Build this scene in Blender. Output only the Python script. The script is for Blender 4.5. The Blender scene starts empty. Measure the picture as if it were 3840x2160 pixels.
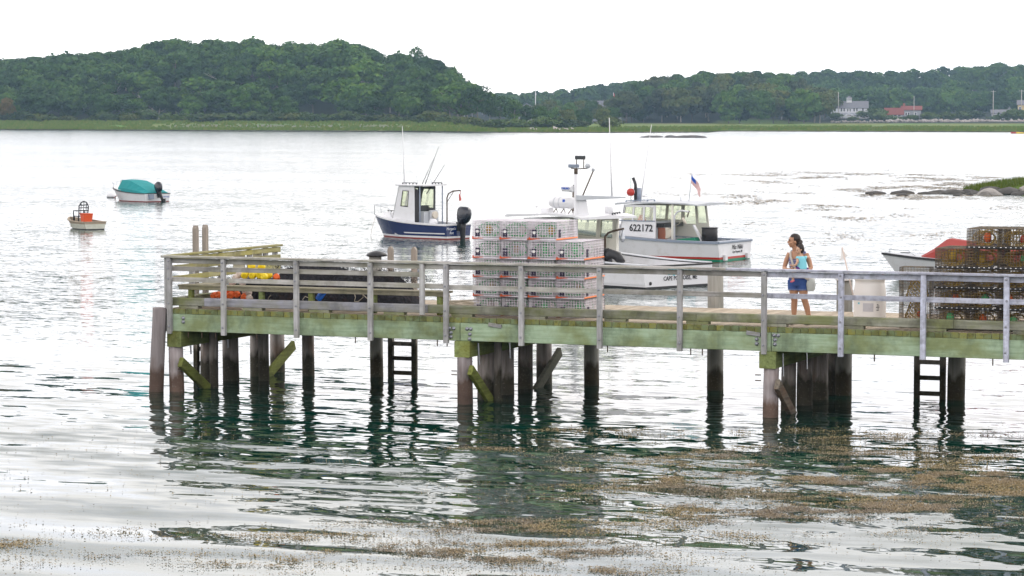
import bpy, bmesh, math, random
import numpy as np
from mathutils import Vector, Matrix, Euler

random.seed(7); np.random.seed(7)
SC = bpy.context.scene
COL = SC.collection
R_ = math.radians

# ---------------------------------------------------------------- camera
YAW, PITCH, FPX = 0.3868, 0.0638, 10212.6 / 3840.0
CAM = Vector((24.909, -46.588, 5.417))
cd = bpy.data.cameras.new('camera'); cam = bpy.data.objects.new('camera', cd); COL.objects.link(cam)
cd.sensor_width = 36.0; cd.lens = 36.0 * FPX; cd.clip_start = 0.5; cd.clip_end = 9000
cam.location = CAM
cam.rotation_euler = (math.pi / 2 - PITCH, 0, YAW)
SC.camera = cam
SC.render.resolution_x, SC.render.resolution_y = 1024, 576

# ---------------------------------------------------------------- sky, sun, exposure
SUN_EL, SUN_AZ = R_(42), R_(60)          # azimuth measured in world XY from +X (far right of the pier)
w = bpy.data.worlds.new('World'); SC.world = w; w.use_nodes = True
nt = w.node_tree; nt.nodes.clear()
def N(nt, t, **k):
    n = nt.nodes.new(t)
    for a, b in k.items(): setattr(n, a, b)
    return n
wo = N(nt, 'ShaderNodeOutputWorld'); bg = N(nt, 'ShaderNodeBackground'); bg.inputs[1].default_value = 0.1
sky = N(nt, 'ShaderNodeTexSky'); sky.sky_type = 'NISHITA'; sky.sun_disc = False
sky.sun_elevation = SUN_EL; sky.sun_rotation = math.pi / 2 - SUN_AZ
sky.air_density = 1.0; sky.dust_density = 4.0; sky.ozone_density = 1.0
tc = N(nt, 'ShaderNodeTexCoord')
mp = N(nt, 'ShaderNodeMapping'); mp.inputs['Scale'].default_value = (2.2, 2.2, 7.0)
cn = N(nt, 'ShaderNodeTexNoise'); cn.inputs['Scale'].default_value = 2.0; cn.inputs['Detail'].default_value = 5.0
cr = N(nt, 'ShaderNodeValToRGB')
cr.color_ramp.elements[0].position = 0.30; cr.color_ramp.elements[0].color = (12.9, 12.7, 13.3, 1)
cr.color_ramp.elements[1].position = 0.60; cr.color_ramp.elements[1].color = (14.9, 14.2, 13.8, 1)
mx = N(nt, 'ShaderNodeMix', data_type='RGBA'); mx.inputs['Factor'].default_value = 0.88
nt.links.new(tc.outputs['Generated'], mp.inputs['Vector']); nt.links.new(mp.outputs[0], cn.inputs['Vector'])
nt.links.new(cn.outputs['Fac'], cr.inputs[0])
# thin bright overcast, paler and brighter towards the horizon all the way round
sx = N(nt, 'ShaderNodeSeparateXYZ'); nt.links.new(tc.outputs['Generated'], sx.inputs[0])
gr_ = N(nt, 'ShaderNodeMapRange'); gr_.interpolation_type = 'SMOOTHERSTEP'
gr_.inputs['From Min'].default_value = 0.30; gr_.inputs['From Max'].default_value = 1.0
gr_.inputs['To Min'].default_value = 1.62; gr_.inputs['To Max'].default_value = 0.6
nt.links.new(sx.outputs['Z'], gr_.inputs['Value'])
vm_ = N(nt, 'ShaderNodeVectorMath', operation='SCALE'); nt.links.new(cr.outputs[0], vm_.inputs[0]); nt.links.new(gr_.outputs[0], vm_.inputs['Scale'])
nt.links.new(sky.outputs[0], mx.inputs['A']); nt.links.new(vm_.outputs[0], mx.inputs['B'])
nt.links.new(mx.outputs['Result'], bg.inputs[0]); nt.links.new(bg.outputs[0], wo.inputs[0])

sl = bpy.data.lights.new('sun', 'SUN'); sl.energy = 0.9; sl.angle = R_(20); sl.color = (1.0, 0.95, 0.87)
so = bpy.data.objects.new('sun', sl); COL.objects.link(so)
sd = Vector((math.cos(SUN_EL) * math.cos(SUN_AZ), math.cos(SUN_EL) * math.sin(SUN_AZ), math.sin(SUN_EL)))
so.rotation_euler = sd.to_track_quat('Z', 'Y').to_euler(); so.location = (0, 0, 60)

SC.view_settings.view_transform = 'Standard'; SC.view_settings.look = 'None'
SC.view_settings.exposure = 0.16; SC.view_settings.gamma = 1.0; SC.view_settings.use_curve_mapping = False
cy = SC.cycles
cy.use_denoising = True; cy.max_bounces = 6; cy.diffuse_bounces = 3; cy.glossy_bounces = 4
cy.transmission_bounces = 4; cy.transparent_max_bounces = 12; cy.volume_bounces = 0
cy.caustics_reflective = False; cy.caustics_refractive = False; cy.sample_clamp_indirect = 6.0

# ---------------------------------------------------------------- pixels to places (2576-wide picture)
DP = 3840 / 2576.0; F_ = 10212.6
RV = Vector((math.cos(YAW), math.sin(YAW), 0)); FV = Vector((-math.sin(YAW), math.cos(YAW), 0))
def ray(xd, yd):
    x = (xd * DP - 1920) / F_; z = (1080 - yd * DP) / F_
    cp, sp = math.cos(PITCH), math.sin(PITCH)
    y = cp + sp * z; zw = -sp + cp * z
    return RV * x + FV * y + Vector((0, 0, zw))
def on_z(xd, yd, z=0.0):
    r = ray(xd, yd); return CAM + r * ((z - CAM.z) / r.z)
def on_y(xd, yd, y):
    r = ray(xd, yd); return CAM + r * ((y - CAM.y) / r.y)
def at_d(xd, d, z=0.0):
    """point seen in picture column xd at ground distance d"""
    r = ray(xd, 400); h = Vector((r.x, r.y, 0)).normalized()
    p = CAM + h * d; return Vector((p.x, p.y, z))

# ---------------------------------------------------------------- objects
def thing(name, label, cat, loc=(0, 0, 0), rz=0.0, group=None):
    o = bpy.data.objects.new(name, None); COL.objects.link(o)
    o.location = loc; o.rotation_euler = (0, 0, rz); o.empty_display_size = 0.2
    o['label'] = label; o['category'] = cat
    if group: o['group'] = group
    return o
def tag(o, label=None, cat=None, group=None, kind=None):
    if label: o['label'] = label
    if cat: o['category'] = cat
    if group: o['group'] = group
    if kind: o['kind'] = kind
    return o
def put(name, mesh, parent=None, loc=None, rot=None, scale=None):
    o = bpy.data.objects.new(name, mesh); COL.objects.link(o)
    if parent is not None: o.parent = parent
    if loc is not None: o.location = loc
    if rot is not None: o.rotation_euler = rot
    if scale is not None: o.scale = scale
    return o
def copy_tree(o, parent=None):
    c = o.copy(); COL.objects.link(c); c.parent = parent
    for ch in o.children: copy_tree(ch, c)
    return c

class MB:
    def __init__(s): s.v = []; s.f = []; s.m = []; s.s = []
    def add(s, vs, fs, mat=0, smooth=False):
        b = len(s.v); s.v += [tuple(p) for p in vs]
        for f in fs: s.f.append([b + i for i in f]); s.m.append(mat); s.s.append(smooth)
    def box(s, c, d, rot=None, mat=0, taper=1.0):
        hx, hy, hz = d[0] / 2, d[1] / 2, d[2] / 2; vs = []
        for z in (-1, 1):
            k = taper if z > 0 else 1.0
            for x, y in ((-1, -1), (1, -1), (1, 1), (-1, 1)):
                p = Vector((x * hx * k, y * hy * k, z * hz))
                if rot is not None: p = rot @ p
                vs.append(p + Vector(c))
        s.add(vs, [(3, 2, 1, 0), (4, 5, 6, 7), (0, 1, 5, 4), (1, 2, 6, 5), (2, 3, 7, 6), (3, 0, 4, 7)], mat)
    def chbox(s, c, d, ch=0.006, rot=None, mat=0):
        """box with its long edges chamfered"""
        ax = max(range(3), key=lambda i: d[i]); u, v = [i for i in range(3) if i != ax]
        hu, hv, hl = d[u] / 2, d[v] / 2, d[ax] / 2; ch = min(ch, hu * .45, hv * .45)
        prof = [(-hu, -hv + ch), (-hu + ch, -hv), (hu - ch, -hv), (hu, -hv + ch), (hu, hv - ch), (hu - ch, hv), (-hu + ch, hv), (-hu, hv - ch)]
        vs = []
        for e in (-hl, hl):
            for a, b in prof:
                q = [0, 0, 0]; q[u] = a; q[v] = b; q[ax] = e; q = Vector(q)
                if rot is not None: q = rot @ q
                vs.append(q + Vector(c))
        fs = [(i, (i + 1) % 8, 8 + (i + 1) % 8, 8 + i) for i in range(8)] + [tuple(range(7, -1, -1)), tuple(range(8, 16))]
        if ax == 1: fs = [tuple(reversed(f)) for f in fs]
        s.add(vs, fs, mat)
    def rings(s, rs, mat=0, caps=True, smooth=True, closed=True):
        n = len(rs[0]); vs = [p for r in rs for p in r]; fs = []
        for k in range(len(rs) - 1):
            for i in range(n if closed else n - 1):
                j = (i + 1) % n; fs.append((k * n + i, k * n + j, (k + 1) * n + j, (k + 1) * n + i))
        b = len(s.v); s.add(vs, fs, mat, smooth)
        if caps and closed:
            s.f.append([b + i for i in range(n - 1, -1, -1)]); s.m.append(mat); s.s.append(False)
            s.f.append([b + (len(rs) - 1) * n + i for i in range(n)]); s.m.append(mat); s.s.append(False)
    def tube(s, pts, r, n=8, mat=0, caps=True, smooth=True, flat=1.0):
        pts = [Vector(p) for p in pts]; rr = r if isinstance(r, (list, tuple)) else [r] * len(pts); out = []; up = None
        for i, p in enumerate(pts):
            t = (pts[min(i + 1, len(pts) - 1)] - pts[max(i - 1, 0)]).normalized()
            if up is None:
                up = Vector((0, 0, 1)) if abs(t.z) < .95 else Vector((0, 1, 0))
            a = t.cross(up).normalized(); b = a.cross(t).normalized(); up = b
            out.append([p + (a * math.cos(q) + b * math.sin(q) * flat) * rr[i] for q in [2 * math.pi * k / n for k in range(n)]])
        s.rings(out, mat, caps, smooth)
    def cyl(s, p0, p1, r0, r1=None, n=12, mat=0, smooth=True):
        s.tube([p0, p1], [r0, r0 if r1 is None else r1], n, mat, True, smooth)
    def lathe(s, prof, c=(0, 0, 0), n=20, mat=0, smooth=True):
        rs = [[(c[0] + r * math.cos(2 * math.pi * k / n), c[1] + r * math.sin(2 * math.pi * k / n), c[2] + z) for k in range(n)] for r, z in prof]
        s.rings(rs, mat, True, smooth)
    def ball(s, c, r, n=10, mat=0, sc=(1, 1, 1), rot=None):
        rs = []
        for k in range(1, n // 2 + 1):
            th = math.pi * k / (n // 2 + 1); ring = []
            for j in range(n):
                q = Vector((r * sc[0] * math.sin(th) * math.cos(2 * math.pi * j / n), r * sc[1] * math.sin(th) * math.sin(2 * math.pi * j / n), -r * sc[2] * math.cos(th)))
                if rot is not None: q = rot @ q
                ring.append(q + Vector(c))
            rs.append(ring)
        s.rings(rs, mat, True, True)
    def wall(s, P, wins=(), th=0.05, mat=0, out=None):
        """panel on corners P00,P10,P11,P01 with openings (u0,u1,v0,v1), thickness th away from 'out' side"""
        P = [Vector(p) for p in P]
        us = sorted({0.0, 1.0} | {a for q in wins for a in q[:2]}); vs_ = sorted({0.0, 1.0} | {a for q in wins for a in q[2:4]})
        nrm = (P[1] - P[0]).cross(P[3] - P[0]).normalized() * th
        def B(u, v): return P[0] * (1 - u) * (1 - v) + P[1] * u * (1 - v) + P[2] * u * v + P[3] * (1 - u) * v
        def keep(i, j):
            if i < 0 or j < 0 or i >= len(us) - 1 or j >= len(vs_) - 1: return False
            a, b = (us[i] + us[i + 1]) / 2, (vs_[j] + vs_[j + 1]) / 2
            return not any(q[0] < a < q[1] and q[2] < b < q[3] for q in wins)
        for i in range(len(us) - 1):
            for j in range(len(vs_) - 1):
                if not keep(i, j): continue
                a, b, c, d = B(us[i], vs_[j]), B(us[i + 1], vs_[j]), B(us[i + 1], vs_[j + 1]), B(us[i], vs_[j + 1])
                A = [a, b, c, d]; V = A + [p - nrm for p in A]
                fs = [(0, 1, 2, 3), (7, 6, 5, 4)]
                if not keep(i, j - 1): fs.append((0, 4, 5, 1))
                if not keep(i + 1, j): fs.append((1, 5, 6, 2))
                if not keep(i, j + 1): fs.append((2, 6, 7, 3))
                if not keep(i - 1, j): fs.append((3, 7, 4, 0))
                s.add(V, fs, mat)
    def mesh(s, name, mats):
        me = bpy.data.meshes.new(name); me.from_pydata(s.v, [], s.f)
        for m in (mats if isinstance(mats, (list, tuple)) else [mats]): me.materials.append(m)
        me.polygons.foreach_set('material_index', s.m); me.polygons.foreach_set('use_smooth', s.s); me.update()
        return me
    def build(s, name, mats, parent=None, loc=None, rz=None):
        return put(name, s.mesh(name, mats), parent, loc, None if rz is None else (0, 0, rz))

def pane(name, P, mat, parent, th=0.008):
    m = MB(); m.wall(P, (), th); return m.build(name, mat, parent)

def text_mesh(body, size, mat, extr=0.003, shear=0.0, sx=1.0, bold=0.0):
    cu = bpy.data.curves.new('lettering', 'FONT'); cu.body = body; cu.size = size; cu.extrude = extr; cu.shear = shear
    cu.offset = bold; cu.align_x = 'CENTER'; cu.align_y = 'CENTER'; cu.resolution_u = 2
    o = bpy.data.objects.new('lettering', cu); COL.objects.link(o)
    dg = bpy.context.evaluated_depsgraph_get(); me = bpy.data.meshes.new_from_object(o.evaluated_get(dg))
    bpy.data.objects.remove(o); me.materials.clear(); me.materials.append(mat)
    if sx != 1.0:
        for v in me.vertices: v.co.x *= sx
    return me
def lettering(body, size, mat, parent, centre, xdir, ydir, **k):
    """lettering lying in the plane of xdir (reading direction) and ydir (up)"""
    me = text_mesh(body, size, mat, **k)
    x = Vector(xdir).normalized(); y = Vector(ydir); y = (y - x * y.dot(x)).normalized(); z = x.cross(y)
    M = Matrix(((x.x, y.x, z.x), (x.y, y.y, z.y), (x.z, y.z, z.z)))
    for v in me.vertices: v.co = M @ v.co + Vector(centre)
    return put('lettering', me, parent)

# ---------------------------------------------------------------- materials
def newmat(name):
    m = bpy.data.materials.new(name); m.use_nodes = True; nt = m.node_tree
    return m, nt, nt.nodes['Principled BSDF']
def lk(nt, a, b): nt.links.new(a, b)
def mixc(nt, fac, a, b, blend='MIX'):
    n = N(nt, 'ShaderNodeMix', data_type='RGBA', blend_type=blend)
    for sock, v in (('Factor', fac), ('A', a), ('B', b)):
        if isinstance(v, (int, float)): n.inputs[sock].default_value = v
        elif isinstance(v, tuple): n.inputs[sock].default_value = (*v[:3], 1)
        else: lk(nt, v, n.inputs[sock])
    return n.outputs['Result']
def math_(nt, op, a, b=None, clamp=False):
    n = N(nt, 'ShaderNodeMath', operation=op, use_clamp=clamp)
    for i, v in enumerate((a, b)):
        if v is None: continue
        if isinstance(v, (int, float)): n.inputs[i].default_value = v
        else: lk(nt, v, n.inputs[i])
    return n.outputs[0]
def ramp(nt, fac, stops):
    n = N(nt, 'ShaderNodeValToRGB'); e = n.color_ramp.elements
    while len(e) < len(stops): e.new(0.5)
    for k, (p, c) in enumerate(stops):
        e[k].position = p; e[k].color = (c, c, c, 1) if isinstance(c, (int, float)) else (*c, 1)
    lk(nt, fac, n.inputs[0]); return n.outputs[0]
def noise(nt, scale, detail=3, vec=None, rough=0.55, dist=0.0):
    n = N(nt, 'ShaderNodeTexNoise'); n.inputs['Scale'].default_value = scale; n.inputs['Detail'].default_value = detail
    n.inputs['Roughness'].default_value = rough; n.inputs['Distortion'].default_value = dist
    if vec is not None: lk(nt, vec, n.inputs['Vector'])
    return n
def worldpos(nt, sc=(1, 1, 1), rot=(0, 0, 0)):
    g = N(nt, 'ShaderNodeNewGeometry'); mp = N(nt, 'ShaderNodeMapping')
    mp.inputs['Scale'].default_value = sc; mp.inputs['Rotation'].default_value = rot
    lk(nt, g.outputs['Position'], mp.inputs['Vector']); return mp.outputs[0]
def posz(nt, axis='Z'):
    g = N(nt, 'ShaderNodeNewGeometry'); s = N(nt, 'ShaderNodeSeparateXYZ'); lk(nt, g.outputs['Position'], s.inputs[0]); return s.outputs[axis]
def rnd(nt): return N(nt, 'ShaderNodeObjectInfo').outputs['Random']
def bumpn(nt, h, b, strength=0.3, dist=0.01):
    n = N(nt, 'ShaderNodeBump'); n.inputs['Strength'].default_value = strength; n.inputs['Distance'].default_value = dist
    lk(nt, h, n.inputs['Height']); lk(nt, n.outputs[0], b.inputs['Normal'])

def simple(name, col, rough=0.5, var=0.12, scale=3.0, metal=0.0, spec=0.4, dirt=None, dirt_amt=0.0, bump=0.0):
    m, nt, b = newmat(name)
    v = worldpos(nt); n1 = noise(nt, scale, 4, v)
    c = mixc(nt, n1.outputs['Fac'], tuple(a * (1 - var) for a in col), tuple(min(1, a * (1 + var)) for a in col))
    if dirt:
        n2 = noise(nt, scale * 2.3, 5, v, 0.65)
        c = mixc(nt, ramp(nt, n2.outputs['Fac'], [(0.62 - dirt_amt * .3, 0.0), (0.72, dirt_amt)]), c, dirt)
    lk(nt, c, b.inputs['Base Color']); b.inputs['Roughness'].default_value = rough; b.inputs['Metallic'].default_value = metal
    b.inputs['Specular IOR Level'].default_value = spec
    if bump: bumpn(nt, noise(nt, scale * 8, 4, v).outputs['Fac'], b, bump, 0.01)
    return m

def wood(name, base, dark, axis='X', stain=None, amt=0.5, rough=0.85, sscale=1.4, vary=0.25, bump=0.5, blot=.5):
    """weathered timber, grain along a world axis, blotches of stain"""
    m, nt, b = newmat(name)
    sc = {'X': (1.2, 22, 22), 'Y': (22, 1.2, 22), 'Z': (22, 22, 1.2)}[axis]
    r = rnd(nt); off = N(nt, 'ShaderNodeCombineXYZ'); rr = math_(nt, 'MULTIPLY', r, 37.0)
    for i in range(3): lk(nt, rr, off.inputs[i])
    add = N(nt, 'ShaderNodeVectorMath', operation='ADD'); lk(nt, worldpos(nt, sc), add.inputs[0]); lk(nt, off.outputs[0], add.inputs[1])
    g = noise(nt, 1.0, 6, add.outputs[0], 0.62, 0.3)
    c = mixc(nt, ramp(nt, g.outputs['Fac'], [(0.36, 0.0), (0.58, 1.0)]), dark, base)
    if stain:
        st = noise(nt, sscale, 5, worldpos(nt, (1, 1, 1.6)), 0.6)
        c = mixc(nt, ramp(nt, st.outputs['Fac'], [(0.42, 0.0), (0.60, amt)]), c, stain)
    dk = noise(nt, sscale * .8, 6, worldpos(nt, (1.3, 1.3, .8)), .7)
    c = mixc(nt, ramp(nt, dk.outputs['Fac'], [(.49, 0.), (.64, blot)]), c, tuple(q * .35 for q in dark))
    c = mixc(nt, 1.0, c, mixc(nt, r, (1 - vary,) * 3, (1 + vary * .6,) * 3), 'MULTIPLY')
    fine = noise(nt, 9, 4, worldpos(nt)); c = mixc(nt, 1.0, c, mixc(nt, fine.outputs['Fac'], (.8, .8, .8), (1.18, 1.18, 1.18)), 'MULTIPLY')
    lk(nt, c, b.inputs['Base Color']); b.inputs['Roughness'].default_value = rough; b.inputs['Specular IOR Level'].default_value = 0.25
    bumpn(nt, g.outputs['Fac'], b, bump, 0.006)
    return m

M = {}
M['rail'] = wood('grey weathered rail', (.50, .48, .46), (.35, .33, .31), 'X', (.22, .22, .12), .45)
M['rail_y'] = wood('lichen stained rail', (.33, .31, .17), (.22, .20, .10), 'Y', (.30, .27, .06), .6)
M['rail_white'] = wood('peeling white rail', (.56, .58, .68), (.44, .45, .54), 'X', (.30, .27, .27), .32, sscale=7)
M['post'] = wood('grey post', (.51, .50, .51), (.37, .36, .37), 'Z', (.25, .26, .20), .35)
M['post_white'] = wood('peeling white post', (.58, .60, .72), (.46, .48, .57), 'Z', (.28, .27, .30), .35, sscale=8)
M['curb'] = wood('curb', (.31, .31, .25), (.20, .20, .155), 'X', (.17, .19, .06), .75, blot=.6)
M['curb_grey'] = wood('grey curb', (.38, .38, .43), (.27, .27, .30), 'X', (.26, .25, .13), .5)
M['stringer'] = wood('green treated stringer', (.35, .45, .31), (.26, .35, .23), 'X', (.18, .20, .07), .75, sscale=1.0, vary=.12, blot=.7)
M['cap'] = wood('green treated cap', (.24, .29, .11), (.14, .17, .06), 'Y', (.16, .15, .02), .6)
M['under'] = wood('timber with painted underdeck shade', (.10, .10, .07), (.06, .06, .045), 'X')  # inner timbers coloured darker to carry the shade below the deck
M['bench'] = wood('bench board', (.36, .33, .25), (.24, .22, .16), 'X', (.22, .21, .09), .5)
M['ladder'] = wood('ladder rail', (.28, .25, .20), (.17, .15, .12), 'Z', (.12, .13, .05), .4)
M['bolt'] = simple('galvanised bolt', (.30, .32, .36), .45, .2, 40, .6, dirt=(.20, .07, .02), dirt_amt=.5)
M['steel'] = simple('galvanised steel', (.42, .44, .47), .4, .15, 10, .7)
M['iron'] = simple('rusty iron', (.10, .07, .05), .8, .3, 30)

def plank_mat():
    m, nt, b = newmat('deck plank')
    g = noise(nt, 1.0, 6, worldpos(nt, (24, 1.6, 24)), 0.62, .3)
    r = rnd(nt)
    c = mixc(nt, ramp(nt, g.outputs['Fac'], [(.3, 0.), (.65, 1.)]), (.31, .25, .185), (.47, .40, .31))
    c = mixc(nt, 1.0, c, mixc(nt, r, (.82,) * 3, (1.14,) * 3), 'MULTIPLY')
    # algae grown over the sawn plank ends on the outer edge
    y = posz(nt, 'Y'); n = noise(nt, 5, 4, worldpos(nt))
    edge = math_(nt, 'LESS_THAN', y, .012)
    alg = mixc(nt, r, (.10, .11, .045), (.25, .24, .065))
    alg = mixc(nt, ramp(nt, n.outputs['Fac'], [(.42, 0.), (.68, 1.)]), alg, (.17, .22, .12))
    alg = mixc(nt, ramp(nt, noise(nt, 11, 4, worldpos(nt)).outputs['Fac'], [(.55, 0.), (.72, .7)]), alg, (.05, .055, .03))
    c = mixc(nt, edge, c, alg)
    lk(nt, c, b.inputs['Base Color']); b.inputs['Roughness'].default_value = .9; b.inputs['Specular IOR Level'].default_value = .2
    bumpn(nt, g.outputs['Fac'], b, .4, .006); return m
M['plank'] = plank_mat()

def pile_mat(name, dry, dry2, wet=(.048, .042, .028), line=.50, rust=.6):
    """round timber pile: dry grey-brown above, dark tide-wetted growth below a ragged line"""
    m, nt, b = newmat(name)
    g = noise(nt, 1.0, 6, worldpos(nt, (16, 16, 1.0)), .65, .2); r = rnd(nt)
    c = mixc(nt, ramp(nt, g.outputs['Fac'], [(.3, 0.), (.68, 1.)]), dry2, dry)
    st = noise(nt, 3.0, 4, worldpos(nt, (1, 1, .35)))
    c = mixc(nt, ramp(nt, st.outputs['Fac'], [(.52, 0.), (.68, rust)]), c, (.13, .065, .03))
    z = posz(nt); rag = noise(nt, 6, 4, worldpos(nt, (1, 1, .3)))
    zz = math_(nt, 'ADD', z, math_(nt, 'MULTIPLY', math_(nt, 'SUBTRACT', rag.outputs['Fac'], .5), .6))
    zz = math_(nt, 'ADD', zz, math_(nt, 'MULTIPLY', math_(nt, 'SUBTRACT', r, .5), .22))
    f = N(nt, 'ShaderNodeMapRange'); f.inputs['From Min'].default_value = line - .09; f.inputs['From Max'].default_value = line + .06
    f.inputs['To Min'].default_value = 1; f.inputs['To Max'].default_value = 0; lk(nt, zz, f.inputs['Value'])
    bar_ = noise(nt, 34, 3, worldpos(nt), .6); wetc = mixc(nt, ramp(nt, bar_.outputs['Fac'], [(.60, 0.), (.68, .8)]), mixc(nt, noise(nt, 4, 4, worldpos(nt)).outputs['Fac'], tuple(q * .5 for q in wet), tuple(q * 1.7 for q in wet)), (.17, .15, .12))
    c = mixc(nt, f.outputs[0], c, wetc)
    c = mixc(nt, 1.0, c, mixc(nt, r, (.75,) * 3, (1.2,) * 3), 'MULTIPLY')
    lk(nt, c, b.inputs['Base Color']); b.inputs['Roughness'].default_value = .8; b.inputs['Specular IOR Level'].default_value = .3
    bumpn(nt, g.outputs['Fac'], b, .6, .012); return m
M['pile'] = pile_mat('pile', (.38, .34, .32), (.15, .13, .115))
M['pile_pale'] = pile_mat('pale front pile', (.36, .32, .32), (.23, .20, .20), wet=(.10, .065, .05), line=.42, rust=.35)
M['pile_back'] = pile_mat('mooring pile', (.33, .32, .29), (.22, .21, .18), wet=(.05, .04, .022), line=.42, rust=.1)
M['brace'] = wood('green brace', (.22, .25, .06), (.12, .14, .03), 'Y', (.10, .10, .03), .6)
M['rustbrace'] = wood('rust stained brace', (.22, .19, .15), (.12, .10, .08), 'Y', (.20, .08, .03), .5)
M['white_paint'] = simple('white boat paint', (.70, .70, .72), .35, .05, 1.5, dirt=(.50, .48, .45), dirt_amt=.35)
M['cream_paint'] = simple('cream cabin paint', (.72, .70, .62), .5, .06, 1.5)
M['grey_paint'] = simple('blue grey trim paint', (.22, .26, .33), .45, .08, 2)
M['lightgrey'] = simple('light grey deck', (.48, .50, .53), .6, .1, 3)
M['black'] = simple('black rubber', (.018, .018, .02), .45, .2, 5)
M['gloss_black'] = simple('glossy dark cowl', (.012, .014, .024), .12, .1, 2, spec=.6)
M['letter'] = simple('black lettering', (.02, .02, .025), .5, .05, 5)
M['letter_teal'] = simple('turquoise lettering', (.05, .48, .58), .5, .05, 5)
M['letter_white'] = simple('white lettering', (.75, .76, .8), .5, .05, 5)
M['letter_blue'] = simple('blue lettering', (.02, .09, .45), .5, .05, 5)
M['navy'] = simple('navy hull paint', (.010, .024, .10), .22, .12, 1.2, spec=.5)
M['red'] = simple('red stripe', (.42, .035, .025), .45, .1, 4)
M['green_bottom'] = simple('green bottom paint', (.02, .22, .13), .55, .2, 3)
M['red_bottom'] = simple('red bottom paint', (.22, .03, .025), .6, .2, 3)
M['orange'] = simple('orange plastic', (.75, .13, .02), .5, .12, 8)
M['yellow'] = simple('yellow float', (.80, .60, .015), .4, .08, 6)
M['float_white'] = simple('dirty white float', (.62, .52, .46), .6, .15, 8)
M['teal_canvas'] = simple('teal canvas', (.01, .23, .24), .85, .15, 4, bump=.2)
M['red_canvas'] = simple('red canvas', (.30, .045, .038), .85, .15, 3, bump=.2)
M['blue_tarp'] = simple('blue tarp', (.01, .14, .62), .5, .2, 8)
M['rope'] = simple('pale rope', (.50, .44, .35), .9, .25, 30)
M['cream_board'] = simple('cream board', (.62, .58, .47), .7, .1, 4, dirt=(.35, .33, .27), dirt_amt=.4)
M['wheel'] = simple('hauler wheel', (.62, .56, .47), .5, .15, 8)
M['darkin'] = simple('dark interior', (.05, .055, .06), .7, .2, 4)
M['midgrey'] = simple('grey cabin lining', (.15, .155, .16), .7, .15, 4)

def glass(name, tint=(.85, .9, .85), alpha=.35):
    m, nt, b = newmat(name); nt.nodes.remove(b)
    tr = N(nt, 'ShaderNodeBsdfTransparent'); tr.inputs[0].default_value = (*tint, 1)
    gl = N(nt, 'ShaderNodeBsdfGlossy'); gl.inputs['Roughness'].default_value = .04
    fr = N(nt, 'ShaderNodeLayerWeight'); fr.inputs[0].default_value = .5; f5 = math_(nt, 'POWER', fr.outputs['Facing'], 4.0)
    mx = N(nt, 'ShaderNodeMixShader'); lk(nt, math_(nt, 'ADD', math_(nt, 'MULTIPLY', f5, .6), alpha, True), mx.inputs[0])
    lk(nt, tr.outputs[0], mx.inputs[1]); lk(nt, gl.outputs[0], mx.inputs[2])
    lk(nt, mx.outputs[0], nt.nodes['Material Output'].inputs[0]); return m
M['glass'] = glass('boat window glass', (.90, .93, .82), .16)
M['clear'] = glass('clear vinyl window', (.92, .97, .94), .2)
M['house_glass'] = simple('house window pane', (.02, .025, .035), .1, .1, 1, spec=.8)
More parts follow.
